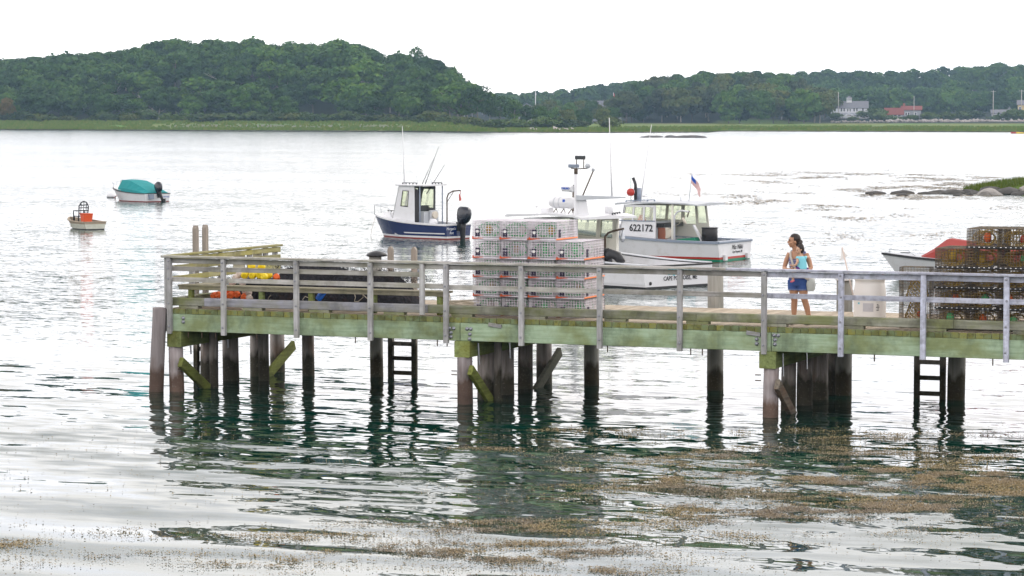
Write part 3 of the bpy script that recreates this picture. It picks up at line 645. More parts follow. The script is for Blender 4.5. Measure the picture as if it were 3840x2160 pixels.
# ================================================================ houses
M['clap_white'] = simple('white clapboard', (.62, .62, .66), .7, .08, .5)
M['clap_grey'] = simple('grey shingle wall', (.30, .31, .34), .8, .12, .8)
M['clap_yellow'] = simple('yellow clapboard', (.55, .42, .20), .7, .1, .8)
M['roof_grey'] = simple('grey roof shingles', (.17, .17, .19), .9, .15, .8)
M['roof_red'] = simple('red roof shingles', (.20, .06, .05), .9, .15, .8)
M['brick'] = simple('brick', (.30, .12, .08), .9, .2, 2)
M['trim'] = simple('white trim', (.75, .75, .77), .6, .05, 1)
def house(label, x, d, wid, dep, hw, hr, wall, roof, wins=(), turn=0.0, gable=False, chimney=None, cupola=None, porch=None, dz=0.0):
    """front faces the camera; wins are (u centre, z low, width, height) on the front wall"""
    p = at_d(x, d, ground_z(x, d) - .3 + dz); dirv = (CAM - p); rz = math.atan2(dirv.y, dirv.x) + math.pi / 2 + turn
    o = thing('house', label, 'house', p, rz)
    m = MB(); ops = [((u - w2 / 2) / wid + .5, (u + w2 / 2) / wid + .5, z0 / hw, (z0 + h2) / hw) for u, z0, w2, h2 in wins if z0 + h2 < hw]
    a, b = -wid / 2, wid / 2; f, k = -dep / 2, dep / 2
    m.wall([(a, f, 0), (b, f, 0), (b, f, hw), (a, f, hw)], ops, .15)
    m.wall([(b, f, 0), (b, k, 0), (b, k, hw), (b, f, hw)], (), .15); m.wall([(b, k, 0), (a, k, 0), (a, k, hw), (b, k, hw)], (), .15)
    m.wall([(a, k, 0), (a, f, 0), (a, f, hw), (a, k, hw)], (), .15)
    if gable: m.add([(a, f, hw), (b, f, hw), (0, f, hw + hr), (a, k, hw), (b, k, hw), (0, k, hw + hr)], [(0, 1, 2), (5, 4, 3)])
    else: m.add([(a, f, hw), (a, k, hw), (a, 0, hw + hr), (b, f, hw), (b, k, hw), (b, 0, hw + hr)], [(2, 1, 0), (3, 4, 5)])
    m.build('wall', M[wall], o)
    r = MB(); e = .5; t = .22
    if gable: sl_ = [((a - e, f - e), (0, f - e), (0, k + e), (a - e, k + e)), ((0, f - e), (b + e, f - e), (b + e, k + e), (0, k + e))]; hz = lambda q: hw + hr * (1 - abs(q[0]) / (wid / 2)) + .02
    else: sl_ = [((a - e, f - e), (b + e, f - e), (b + e, 0), (a - e, 0)), ((a - e, 0), (b + e, 0), (b + e, k + e), (a - e, k + e))]; hz = lambda q: hw + hr * (1 - abs(q[1]) / (dep / 2)) + .02
    for s4 in sl_:
        P = [(q[0], q[1], hz(q) + t) for q in s4]; r.wall(P, (), t)
    ro = r.build('roof', M[roof], o)
    if chimney:
        ch = MB(); ch.box((chimney[0], 0, hw + hr + .2), (1.0, .9, 2.4)); ch.build('chimney', M['brick'], ro)
    if cupola:
        cu = MB(); cu.wall([(-1.2, -1.2, hw + hr - .5), (1.2, -1.2, hw + hr - .5), (1.2, -1.2, hw + hr + 1.6), (-1.2, -1.2, hw + hr + 1.6)], [(.1, .32, .45, .85), (.39, .61, .45, .85), (.68, .9, .45, .85)], .12)
        for P in ([(1.2, -1.2), (1.2, 1.2)], [(1.2, 1.2), (-1.2, 1.2)], [(-1.2, 1.2), (-1.2, -1.2)]):
            z0, z1 = hw + hr - .5, hw + hr + 1.6; cu.wall([(*P[0], z0), (*P[1], z0), (*P[1], z1), (*P[0], z1)], (), .12)
        cu.build('cupola', M['trim'], ro)
        cr_ = MB(); z1 = hw + hr + 1.6; cr_.add([(-1.4, -1.4, z1), (1.4, -1.4, z1), (1.4, 1.4, z1), (-1.4, 1.4, z1), (0, 0, z1 + 1.0)], [(3, 2, 1, 0), (0, 1, 4), (1, 2, 4), (2, 3, 4), (3, 0, 4)])
        cr_.build('cupola_roof', M['roof_grey'], ro)
    for u, z0, w2, h2 in wins:
        fr = MB(); y = f - .06
        for c_, d_ in (((u, y, z0 - .08), (w2 + .36, .12, .16)), ((u, y, z0 + h2 + .08), (w2 + .36, .12, .16)), ((u - w2 / 2 - .09, y, z0 + h2 / 2), (.18, .12, h2)), ((u + w2 / 2 + .09, y, z0 + h2 / 2), (.18, .12, h2)), ((u, y + .03, z0 + h2 / 2), (w2, .05, .09))): fr.box(c_, d_)
        wn = fr.build('window', M['trim'], o); pane('pane', [(u - w2 / 2, f + .08, z0), (u + w2 / 2, f + .08, z0), (u + w2 / 2, f + .08, z0 + h2), (u - w2 / 2, f + .08, z0 + h2)], M['house_glass'], wn, .03)
    if porch:
        z, dp_ = porch; pm = MB(); pm.wall([(a, f - dp_, z), (b, f - dp_, z), (b, f - .02, z + .9), (a, f - .02, z + .9)], (), .15); pm.build('porch_roof', M['clap_grey'], o)
        for k2 in range(6):
            q = MB(); q.box((a + .4 + k2 * (wid - .8) / 5, f - dp_ + .25, z / 2), (.25, .25, z)); q.build('porch_post', M['trim'], o)
        dm = MB(); dm.box((0, f - .05, 1.2), (1.6, .12, 2.3)); dm.build('door', M['brick'], o)
        am = MB(); am.tube([(math.cos(t_) * 2.1, f - dp_ - .1, z - .9 + math.sin(t_) * 1.1) for t_ in [math.pi * k3 / 10 for k3 in range(11)]], .2, 6); am.build('entry_arch', M['trim'], o)
    return o
w_up = [(-6.4, 3.5, .9, 1.3), (-3.4, 3.5, .8, 1.3), (-2.2, 3.5, .8, 1.3), (-.6, 3.5, .7, 1.1), (.5, 3.5, .7, 1.1), (2.3, 3.5, .8, 1.3), (3.5, 3.5, .8, 1.3), (6.2, 3.5, .8, 1.3)]
house('long white two-storey house with a grey roof and a square cupola', 2135, 1250, 16.6, 8, 5.1, 2.9, 'clap_white', 'roof_grey', w_up, cupola=True, porch=(2.0, 2.0))
house('low grey cottage with a bright red roof beside the cupola house', 2248, 1245, 8.0, 6, 2.2, 2.7, 'clap_grey', 'roof_red', [(-2.4, .6, 1.3, 1.2), (.6, .6, 1.3, 1.3), (2.4, .6, 1.3, 1.3)])
house('grey shingled house wing with red roof patches and a brick chimney', 2292, 1252, 8.6, 6, 4.2, 1.6, 'clap_grey', 'roof_red', [(-2.4, 1.6, .7, 1.3), (-1.3, 1.6, .7, 1.3), (1.8, 1.6, .8, 1.3)], chimney=(-3.4,))
house('small white flat-fronted cottage behind the utility pole', 2512, 1240, 6.6, 5, 2.6, 1.5, 'clap_white', 'roof_grey', [(-1.6, .7, 1.3, 1.2), (1.5, .7, 1.5, 1.2)])
house('narrow grey gabled cottage beside the yellow house', 2538, 1245, 3.2, 5, 3.4, 2.2, 'clap_grey', 'roof_grey', [(-.4, .9, .9, 1.6)], gable=True)
house('yellow clapboard house at the right end of the far shore', 2578, 1250, 6.8, 6, 6.6, 1.8, 'clap_yellow', 'roof_grey', [(-2.4, 3.9, .8, 1.5), (-2.5, 1.1, 1.0, 1.4), (-.6, 1.1, 1.3, 1.4)])
house('grey gabled house peeping over the trees beside the tall flagpole', 1325, 1395, 9.5, 7, 6.6, 2.6, 'clap_grey', 'roof_grey', [(-1.5, 4.6, .9, 1.2), (1.5, 4.6, .9, 1.2)], gable=True)
house('grey roofed house with a brick chimney under the dark pine', 1525, 1395, 15, 8, 6.2, 4.2, 'clap_grey', 'roof_grey', [(-3, 4.4, 1, 1.3), (3, 4.4, 1, 1.3)], chimney=(3.0,))
house('white gabled house end glimpsed between two clumps of trees', 1408, 1392, 5, 6, 5.6, 2.4, 'clap_grey', 'roof_grey', [(0, 4.0, .9, 1.2)], gable=True)
def pole(name, label, cat, x, d, h, r, mat, arm=False, flag=False):
    p = at_d(x, d, ground_z(x, d) - .5); o = thing(name, label, cat, p, YAW); m = MB(); m.tube([(0, 0, 0), (0, 0, h)], [r, r * .7], 8); m.build('pole', M[mat], o)
    if arm: a = MB(); a.box((0, -.15, h - .5), (2.4, .14, .16)); a.build('cross_arm', M[mat], o)
    if flag:
        a = MB(); a.add([(0, 0, h - .2), (.5, .1, h - .7), (.6, .2, h - 3.4), (.06, 0, h - 2.4)], [(0, 1, 2, 3), (3, 2, 1, 0)]); a.build('flag', M['red'], o)
M['pole_grey'] = simple('weathered pole', (.42, .40, .38), .9, .1, 2)
pole('utility_pole', 'grey utility pole in front of the cupola house', 'utility pole', 2108, 1228, 12.5, .20, 'pole_grey')
pole('utility_pole', 'grey utility pole in front of the red patched house wing', 'utility pole', 2298, 1232, 10.5, .18, 'pole_grey')
pole('utility_pole', 'grey utility pole with crossarm in front of the small white cottage', 'utility pole', 2497, 1225, 13.2, .22, 'pole_grey', True)
pole('utility_pole', 'grey utility pole with crossarm in front of the yellow house', 'utility pole', 2568, 1222, 13.6, .22, 'pole_grey', True)
pole('flagpole', 'tall white flagpole rising over the trees beside the grey gabled house', 'flagpole', 1347, 1385, 18.5, .22, 'trim')
pole('flagpole', 'short flagpole with a drooping red flag by the dark pine', 'flagpole', 1543, 1385, 15.0, .12, 'trim', False, True)
def far_boat(x, d, label, L, mat, rz):
    p = at_d(x, d, ground_z(x, d) + .45); o = thing('small_boat', label, 'boat', p, YAW + rz); m = MB(); rs = []
    for t in (0, .2, .5, .8, 1):
        b_ = 1.0 * (1 - max(0, t - .4) ** 2 * 2.6) * .8 + .03; xx = (t - .5) * L; rs.append([(xx, -b_, .75 + .25 * t), (xx, -b_ * .7, 0), (xx, b_ * .7, 0), (xx, b_, .75 + .25 * t)])
    m.rings(rs, 0, True, False); m.build('hull', M[mat], o); t_ = MB(); t_.box((-.3, 0, .9), (L * .35, 1.0, .35)); t_.build('cuddy', M['trim'], o)
far_boat(2132, 1228, 'white skiff hauled out on the lawn before the cupola house', 7, 'trim', 0)
far_boat(2187, 1226, 'little white boat parked right of the cupola house lawn', 2.4, 'trim', 0)
# sea wall of loose boulders
M['boulder'] = simple('pale boulder', (.36, .32, .30), .95, .3, .6, bump=.4)
M['rock'] = simple('dark wet rock', (.075, .07, .065), .8, .35, 1.2, bump=.5)
M['rock_pale'] = simple('pale grey ledge rock', (.30, .28, .26), .9, .25, 1.0, dirt=(.10, .09, .08), dirt_amt=.5, bump=.6)
def rock_mesh(seed, n=2, amp=.28, mat='boulder'):
    bm = bmesh.new(); bmesh.ops.create_icosphere(bm, subdivisions=n, radius=1.0); rr = random.Random(seed)
    ph = [Vector((rr.uniform(-1, 1), rr.uniform(-1, 1), rr.uniform(-1, 1))).normalized() for _ in range(9)]; hh = [rr.uniform(.55, .95) for _ in ph]
    for v in bm.verts:
        for q, h in zip(ph, hh):
            e = v.co.dot(q) - h
            if e > 0: v.co -= q * e * .85
        v.co *= 1 + rr.uniform(-amp, amp) * .25
    me = bpy.data.meshes.new('rock'); bm.to_mesh(me); bm.free(); me.materials.append(M[mat]); return me
BO = [rock_mesh(200 + k, 1) for k in range(4)]; RK = [rock_mesh(210 + k, 2, .25, 'rock') for k in range(4)]; RP = [rock_mesh(220 + k, 2, .3, 'rock_pale') for k in range(3)]
sw = thing('sea_wall', 'long low sea wall of loose pale boulders behind the marsh', 'wall', at_d(2350, 1195, 0))
sw_inv = Vector(sw.location)
for k in range(150):
    x = 2090 + k * 3.4 + tr.uniform(-1.2, 1.2); q = at_d(x, 1192 + tr.uniform(-3, 3)); z = ground_z(x, 1192) + tr.uniform(.1, .9); s = tr.uniform(.5, 1.15) * (.55 if x < 2230 else 1)
    put('stone', BO[k % 4], sw, Vector((q.x, q.y, z)) - sw_inv, (tr.uniform(0, 6), tr.uniform(0, 6), tr.uniform(0, 6)), (s * 1.3, s, s * .8))
# rubble at the water's edge of the neck of land
for x, s in ((1335, 1.0), (1345, .8), (1400, 1.2), (1412, .9), (1425, 1.0), (1440, .8), (1268, .8)):
    p = at_d(x, shore_d(x) + 22, ground_z(x, shore_d(x) + 22) + .1)
    tag(put('rock', BO[int(x) % 4], None, p, (tr.random(), tr.random(), tr.random()), (s * 1.8, s * 1.4, s * .8)), 'pale boulder lying in the grass of the low neck of land', 'rock', 'boulders on the low neck of land')
# reef breaking the surface
for x, y, sx in ((1632, 345.2, 2.2), (1640, 346, 3.0), (1652, 345.6, 1.8), (1690, 346, 2.6), (1722, 346.5, 3.4), (1738, 346, 4.2), (1750, 346.3, 2.6), (1764, 346.8, 1.6)):
    p = on_z(x, y, 0); tag(put('rock', RK[int(x) % 4], None, p, (0, 0, tr.uniform(0, 6)), (sx, sx * .8, .55)), 'dark weedy rock just breaking the water off the marsh', 'rock', 'rocks of the offshore reef')
# kayaks by the far marsh
def kayak(label, p, mat, rz):
    o = thing('kayak', label, 'kayak', p, rz); m = MB(); rs = []
    for k in range(9):
        t = k / 8; b_ = .36 * math.sin(math.pi * min(1, max(.03, t))) ** .7; xx = (t - .5) * 4.2; z = .28 + .12 * (2 * t - 1) ** 2
        rs.append([(xx, -b_, z), (xx, -b_ * .6, -.05), (xx, b_ * .6, -.05), (xx, b_, z), (xx, 0, z + .1)])
    m.rings(rs, 0, True, True); m.build('hull', M[mat], o); s = MB(); s.lathe([(.24, .36), (.34, .42), (.30, .44), (.20, .40)], n=12); s.build('cockpit_coaming', M['black'], o)
    s = MB(); s.box((-.3, 0, .6), (.12, .42, .4)); s.build('seat_back', M['black'], o)
kayak('small red kayak floating off the far marsh', on_z(2562, 336, 0), 'red', YAW)
kayak('small yellow kayak floating off the far marsh', on_z(2576, 336.2, 0), 'yellow', YAW)

# ================================================================ islet on the right
IS0 = on_z(2520, 492, 0)
def isl_h(x, y):
    """local metres: x along the picture, y away"""
    a = 1 - ((x - 5.5) / 7.4) ** 2 - ((y - 7.0) / 5.4) ** 2; b = 1 - ((x - 6.8) / 6.0) ** 2 - ((y + 1.6) / 3.4) ** 2
    return max(.95 * max(-.3, min(a, .8)), .5 * max(-.4, min(b, .7)))
im = MB(); n = 60; vs = []
for i in range(n):
    for j in range(n):
        x, y = -4.5 + 19 * i / (n - 1), -6 + 20 * j / (n - 1); h = isl_h(x, y) + .06 * math.sin(3 * x + y) * math.cos(2.2 * y)
        p = IS0 + RV * x + FV * y; vs.append((p.x, p.y, h - .02))
im.add(vs, [(i * n + j, (i + 1) * n + j, (i + 1) * n + j + 1, i * n + j + 1) for i in range(n - 1) for j in range(n - 1)], 0, True)
M['turf'] = simple('salt marsh turf', (.085, .13, .02), 1, .3, 2, spec=.1)
tag(im.build('islet', M['turf']), kind='structure')
gr = np.random.RandomState(4); gv = []; gf = []
for k in range(26000):
    x, y = gr.uniform(-4, 14), gr.uniform(-6, 13); h = isl_h(x, y)
    if h < .13 or (1.2 < x < 8.4 and .2 < y < 4.4 and gr.rand() < .9): continue
    p = IS0 + RV * x + FV * y; a = gr.uniform(0, 6.28); t = gr.uniform(.18, .42); b0 = len(gv); wv = .035
    gv += [(p.x - wv * math.cos(a), p.y - wv * math.sin(a), h - .05), (p.x + wv * math.cos(a), p.y + wv * math.sin(a), h - .05), (p.x + gr.uniform(-.1, .1), p.y + gr.uniform(-.1, .1), h + t)]; gf.append((b0, b0 + 1, b0 + 2))
me = bpy.data.meshes.new('grass'); me.from_pydata(gv, [], gf); M['blade'] = leaf_mat('marsh grass', (.070, .115, .018), (.095, .135, .028), (.14, .14, .045)); me.materials.append(M['blade'])
tag(put('grass', me), 'bright green marsh grass covering the rocky islet', 'grass', kind='stuff')
for x, y, sx, sy, sz, kd, lab in ((-2.6, 4.2, 1.1, .8, .38, RK, 0), (-1.4, 4.6, 1.0, .8, .45, RK, 0), (-4.2, 3.8, 1.2, .5, .22, RK, 0), (-6.0, 4.1, 1.1, .45, .30, RK, 0), (-7.9, 3.8, .9, .35, .24, RK, 0), (-3.4, 4.6, 1.0, .5, .3, RK, 0), (.2, 4.4, 1.2, .9, .5, RK, 0), (-.6, 1.1, 1.05, .9, .62, RP, 1), (1.0, 2.9, 1.1, .8, .55, RK, 0), (2.0, .9, 1.5, .7, .42, RK, 0), (2.6, 2.6, 1.3, 1.0, .72, RP, 2), (4.0, 2.9, 1.6, 1.1, .85, RP, 2), (5.4, 2.4, 1.4, 1.0, .85, RP, 2), (6.6, 3.6, 1.5, 1.1, .82, RP, 2), (3.4, 1.2, 1.2, .8, .45, RK, 0), (4.9, 1.2, 1.0, .7, .55, RP, 2), (-2.9, -.2, .5, .3, .22, RK, 3), (-2.1, .1, .3, .25, .24, RK, 3), (-6.6, 0, .55, .3, .17, RK, 3), (-8.6, .6, .22, .2, .24, RK, 3), (7.8, 2.6, 1.2, .9, .7, RP, 2), (3.2, 10.8, .6, .5, .7, RK, 0), (1.2, 10.4, .5, .4, .6, RK, 0)):
    p = IS0 + RV * x + FV * y; L_ = ['dark weedy rock on the shore of the grassy islet', 'big rounded tan boulder at the water edge of the islet', 'pale grey ledge rock in the middle of the grassy islet', 'small dark rock awash beside the grassy islet'][lab]
    o = put('rock', kd[int(abs(x * 7)) % len(kd)], None, (p.x, p.y, max(0, isl_h(x, y)) * .7 + .02), (0, 0, YAW + tr.uniform(-.3, .3)), (sx * .85, sy * .85, sz * .78))
    tag(o, L_, 'rock', ['rocks round the islet', None, 'ledge rocks of the islet', 'small rocks awash by the islet'][lab])

# ================================================================ floating weed
def weed(name, label, n, region, dens, size, seed, mats):
    rr = np.random.RandomState(seed); v = []; f = []; m = []; cnt = 0; tries = 0
    while cnt < n and tries < 40:
        tries += 1; P = region(rr, 60000); dn = dens(P); P = P[rr.rand(len(P)) < dn][: n - cnt]
        k = len(P)
        if k == 0: continue
        a = rr.uniform(0, 6.28, k); L = size * rr.uniform(.5, 2.0, k); W = L * rr.uniform(.2, .55, k); z = rr.uniform(.004, .02, k)
        wx = RV.x * P[:, 0] + FV.x * P[:, 1] + CAM.x; wy = RV.y * P[:, 0] + FV.y * P[:, 1] + CAM.y
        ca, sa = np.cos(a), np.sin(a); q = np.zeros((k, 4, 3))
        for i, (s1, s2) in enumerate(((-1, 0), (0, -1), (1, 0), (0, 1))):
            q[:, i, 0] = wx + s1 * L * ca - s2 * W * sa; q[:, i, 1] = wy + s1 * L * sa + s2 * W * ca; q[:, i, 2] = z + rr.uniform(0, .018, k) * (i % 2)
        b0 = len(v); v += q.reshape(-1, 3).tolist(); f += [(b0 + 4 * i, b0 + 4 * i + 1, b0 + 4 * i + 2, b0 + 4 * i + 3) for i in range(k)]; cnt += k
    me = bpy.data.meshes.new(name); me.from_pydata(v, [], f); me.materials.append(M[mats]); tag(put(name, me), label, 'seaweed', kind='stuff')
def weed_mat():
    m, nt, b = newmat('floating rockweed'); g = N(nt, 'ShaderNodeNewGeometry'); n = noise(nt, .5, 3, worldpos(nt))
    c = mixc(nt, ramp(nt, n.outputs['Fac'], [(.4, 0.), (.6, 1.)]), (.21, .17, .12), (.30, .22, .09))
    c = mixc(nt, ramp(nt, g.outputs['Random Per Island'], [(.0, .55), (.55, 0.)]), c, (.11, .075, .04))
    c = mixc(nt, ramp(nt, g.outputs['Random Per Island'], [(.86, 0.), (.9, .7)]), c, (.34, .25, .12))
    lk(nt, c, b.inputs['Base Color']); b.inputs['Roughness'].default_value = .45; return m
M['weed'] = weed_mat(); M['weed_pale'] = simple('pale tan rockweed', (.36, .28, .18), .6, .3, 1.5)
def loc(xd, yd): p = on_z(xd, yd, 0) - CAM; return np.array((p.dot(RV), p.dot(FV)))
# near drift: metres right of / ahead of the camera
def reg_near(rr, k): return np.c_[rr.uniform(-9, 9, k), rr.uniform(29.5, 48, k)]
B_NEAR = [(2300, 1210, 2.8, 2.6, 1.0), (2000, 1160, 2.6, 1.5, .7), (2500, 1230, 1.5, 1.4, .9), (1750, 1220, 2.0, 1.5, .75), (2100, 1290, 2.4, 1.3, .95), (2480, 1300, 1.4, .8, .8), (1280, 1325, 1.5, .55, .95), (1000, 1330, 1.0, .25, .7), (1300, 1390, 1.3, .8, .95), (980, 1385, .7, .4, .7), (760, 1350, .9, .7, .35), (520, 1340, 1.2, .5, .28), (30, 1372, .45, .3, .8), (640, 1420, 1.0, .6, .4), (300, 1400, 1.6, .7, .22), (1800, 1350, .8, .4, .35), (1500, 1090, 1.6, .5, .35), (1280, 1130, 1.0, .3, .35), (1900, 1090, 2.0, .5, .4), (1500, 1440, 1.1, .5, .55), (2250, 1100, 1.5, .6, .4)]
BN = [(*loc(a, b), c_, d_, e_) for a, b, c_, d_, e_ in B_NEAR]
def dens_near(P):
    d = np.zeros(len(P))
    for x, y, sx, sy, a in BN: d = np.maximum(d, a * np.exp(-((P[:, 0] - x) / sx) ** 2 - ((P[:, 1] - y) / sy) ** 2))
    n = fb(P[:, 0] * .9 + 40, P[:, 1] * 1.5 + 20, 5); n2 = fb(P[:, 0] * 2.6 + 7, P[:, 1] * 5.5 + 3, 15)
    return np.clip((d + .005) * np.clip((n - .36) * 4.0, 0.02, 1) * np.clip((n2 - .40) * 5.0, .04, 1), 0, 1)
weed('floating_seaweed', 'brown seaweed drifting in loose mats on the near water', 130000, reg_near, dens_near, .0095, 31, 'weed')
# thin matted film between the loose bits
def film_mat():
    m, nt, b = newmat('matted weed film'); at = N(nt, 'ShaderNodeVertexColor'); at.layer_name = 'cover'; sp = N(nt, 'ShaderNodeSeparateColor'); lk(nt, at.outputs[0], sp.inputs[0])
    n1 = noise(nt, 1.0, 6, worldpos(nt, (7, 11, 1), (0, 0, -YAW)), .72); n2 = noise(nt, 1.0, 5, worldpos(nt, (26, 26, 1), (0, 0, -YAW)), .7); n3 = noise(nt, .8, 3, worldpos(nt))
    c = mixc(nt, ramp(nt, n3.outputs['Fac'], [(.38, 0.), (.62, 1.)]), (.22, .19, .15), (.29, .21, .085)); c = mixc(nt, ramp(nt, n2.outputs['Fac'], [(.42, 0.), (.6, 1.)]), tuple(q * .4 for q in (.24, .18, .10)), c)
    a = math_(nt, 'ADD', math_(nt, 'MULTIPLY', n1.outputs['Fac'], .55), math_(nt, 'MULTIPLY', n2.outputs['Fac'], .45))
    a = math_(nt, 'ADD', a, math_(nt, 'MULTIPLY', math_(nt, 'SUBTRACT', sp.outputs[0], .5), .42))
    lk(nt, ramp(nt, a, [(.50, 0.), (.58, .85)]), b.inputs['Alpha']); lk(nt, c, b.inputs['Base Color']); b.inputs['Roughness'].default_value = .5; return m
gx = np.arange(-9.2, 9.3, .14); gy = np.arange(29.3, 48.2, .14); GX, GY = np.meshgrid(gx, gy, indexing='ij'); PP = np.c_[GX.ravel(), GY.ravel()]; cov = np.clip(dens_near(PP) * 1.25, 0, 1)
cov = np.where(PP[:, 0] > -9.1, cov, 0); nxg, nyg = GX.shape
fv = np.c_[RV.x * PP[:, 0] + FV.x * PP[:, 1] + CAM.x, RV.y * PP[:, 0] + FV.y * PP[:, 1] + CAM.y, np.full(len(PP), .004)]
ff = [(i * nyg + j, (i + 1) * nyg + j, (i + 1) * nyg + j + 1, i * nyg + j + 1) for i in range(nxg - 1) for j in range(nyg - 1) if max(cov[i * nyg + j], cov[(i + 1) * nyg + j], cov[i * nyg + j + 1]) > .03]
me = bpy.data.meshes.new('seaweed_film'); me.from_pydata(fv.tolist(), [], ff); me.materials.append(film_mat()); ca = me.color_attributes.new('cover', 'FLOAT_COLOR', 'POINT'); ca.data.foreach_set('color', np.repeat(cov[:, None], 4, 1).astype(np.float32).ravel())
tag(put('seaweed_film', me), 'thin matted film of olive brown weed lying on the near water', 'seaweed', kind='stuff')
def reg_far(rr, k): return np.c_[rr.uniform(4, 46, k), rr.uniform(95, 270, k)]
def dens_far(P):
    n = fb(P[:, 0] * .16 + 9, P[:, 1] * .09 + 2, 44); n2 = fb(P[:, 0] * .55, P[:, 1] * .22, 54)
    xs_ = P[:, 0] / P[:, 1]                                  # lies in the shallows running out from the islet
    k = np.clip((xs_ - .045) / .07, 0, 1) * np.clip((P[:, 1] - 105) / 50, 0, 1) * np.clip((268 - P[:, 1]) / 30, 0, 1)
    return k * np.clip((n - .47) * 7, 0, 1) * np.clip((n2 - .45) * 6, 0, 1)
weed('floating_seaweed', 'thin brown seaweed streaks in the shallows around the islet', 19000, reg_far, dens_far, .075, 33, 'weed_pale')
# ================================================================ pier
pier = thing('pier', 'long timber pier with green treated beams, grey railing and round piles', 'pier', (0, 0, 0))
X0, X1, W, ZD = -1.36, 19.6, 4.12, 1.63
pr = random.Random(11)
def beam(name, c, d, mat, rot=None, parent=pier, ch=.007):
    m = MB(); m.chbox((0, 0, 0), d, ch)
    o = m.build(name, M[mat] if isinstance(mat, str) else mat, parent); o.location = c
    if rot: o.rotation_euler = rot
    return o
# deck planks, each its own board
pl = MB(); pl.chbox((0, 0, 0), (.1350, W, .10), .008); PLK = pl.mesh('deck_plank', M['plank'])
k = 0; x = X0 + .07
while x < X1:
    put('deck_plank', PLK, pier, (x, W / 2 + pr.uniform(-.008, .010), ZD - .05 + pr.uniform(-.003, .004)), (0, 0, pr.uniform(-.0012, .0012))); x += .1425
# stringers
for a, b in ((X0, 4.88), (4.89, 10.92), (10.93, X1)):
    beam('stringer', ((a + b) / 2, .06, 1.358), (b - a - .006, .12, .336), 'stringer')
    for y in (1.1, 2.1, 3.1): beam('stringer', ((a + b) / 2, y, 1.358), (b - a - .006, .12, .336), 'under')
    beam('stringer', ((a + b) / 2, W - .07, 1.358), (b - a - .006, .12, .336), 'stringer')
beam('end_beam', (X0 - .03, W / 2, 1.358), (.06, W - .3, .33), 'cap')
# pile caps
for x in (-1.17, 4.94, 10.87, 17.0): beam('pile_cap', (x, 2.32, 1.035), (.31, 4.72, .305), 'cap', ch=.012)
# piles
def pile(x, y, r, top, mat, lean=(0, 0), bottom=-1.6, domed=False):
    lean = (lean[0] + pr.uniform(-.014, .014), lean[1] + pr.uniform(-.014, .014)); r = r * pr.uniform(.94, 1.1)
    m = MB(); n = 14; rs = []; zs = np.linspace(bottom, top, 9)
    for z in zs:
        t = (z - bottom) / (top - bottom); rr = r * (1.07 - .1 * t); ring = []
        for q in range(n):
            a = 2 * math.pi * q / n; w_ = 1 + .035 * math.sin(3 * a + x * 5 + z) + .02 * math.sin(5 * a + z * 4)
            ring.append((lean[0] * (z - bottom) + rr * w_ * math.cos(a), lean[1] * (z - bottom) + rr * w_ * math.sin(a), z))
        rs.append(ring)
    if domed: rs += [[(p[0] * .8, p[1] * .8, top + r * .22) for p in rs[-1]]]
    m.rings(rs); return m.build('pile', M[mat], pier, (x, y, 0))
pile(-1.62, -.10, .145, 1.62, 'pile_pale', (.05, 0), domed=True)
for y, r, mt in ((.14, .135, 'pile_pale'), (1.36, .19, 'pile'), (2.36, .165, 'pile'), (3.53, .17, 'pile'), (4.42, .15, 'pile')): pile(-1.2, y, r, .885, mt)
for x, y, r in ((-.55, 2.6, .10), (-.2, 3.9, .12), (-.9, 1.1, .085)): pile(x, y, r, 1.185, 'pile')
for y, r, mt in ((.12, .135, 'pile_pale'), (1.08, .16, 'pile'), (2.02, .185, 'pile'), (3.1, .14, 'pile'), (4.15, .15, 'pile')): pile(4.94, y, r, .885, mt)
for x, y, r in ((5.25, .9, .075),): pile(x, y, r, 1.185, 'pile')
for y, r, mt in ((.10, .135, 'pile_pale'), (1.25, .14, 'pile'), (2.35, .15, 'pile'), (3.42, .17, 'pile'), (4.4, .16, 'pile')): pile(10.87, y, r, .885, mt)
for y in (.12, 1.3, 2.4, 3.5, 4.3): pile(17.0, y, .15, .885, 'pile')
# tall mooring piles along the far side
MP = [(1.17, 2.50), (5.92, 2.28), (8.50, 2.28), (11.08, 2.26), (13.27, 2.6), (3.62, 2.55)]
for x, top in MP: pile(x, 4.30, .155 if x > 1.5 else .14, top, 'pile_back')
m = MB(); m.lathe([(.205, 0), (.22, .02), (.20, .055), (.10, .10), (.02, .115)], n=18); m.build('pile_hat', M['black'], pier, (1.17, 4.30, 2.49))
m = MB(); m.lathe([(.162, -.03), (.168, .0), (.168, .02), (.16, .02)], n=16); m.build('pile_band', M['white_paint'], pier, (11.08, 4.30, 2.25))
# braces at the bents
def brace(x, y0, z0, y1, z1, mat, w=.2):
    L = math.hypot(y1 - y0, z1 - z0); a = math.atan2(z1 - z0, y1 - y0)
    beam('brace', (x, (y0 + y1) / 2, (z0 + z1) / 2), (.09, L, w), mat, (a, 0, 0), ch=.01)
brace(-.98, -.12, .60, 1.5, -.32, 'brace'); brace(5.14, -.10, .66, 1.35, -.36, 'brace'); brace(11.08, -.13, .62, 1.35, -.34, 'rustbrace')
brace(-.96, 4.7, .55, 2.9, -.25, 'brace'); brace(5.1, 4.6, .62, 3.0, -.2, 'under')
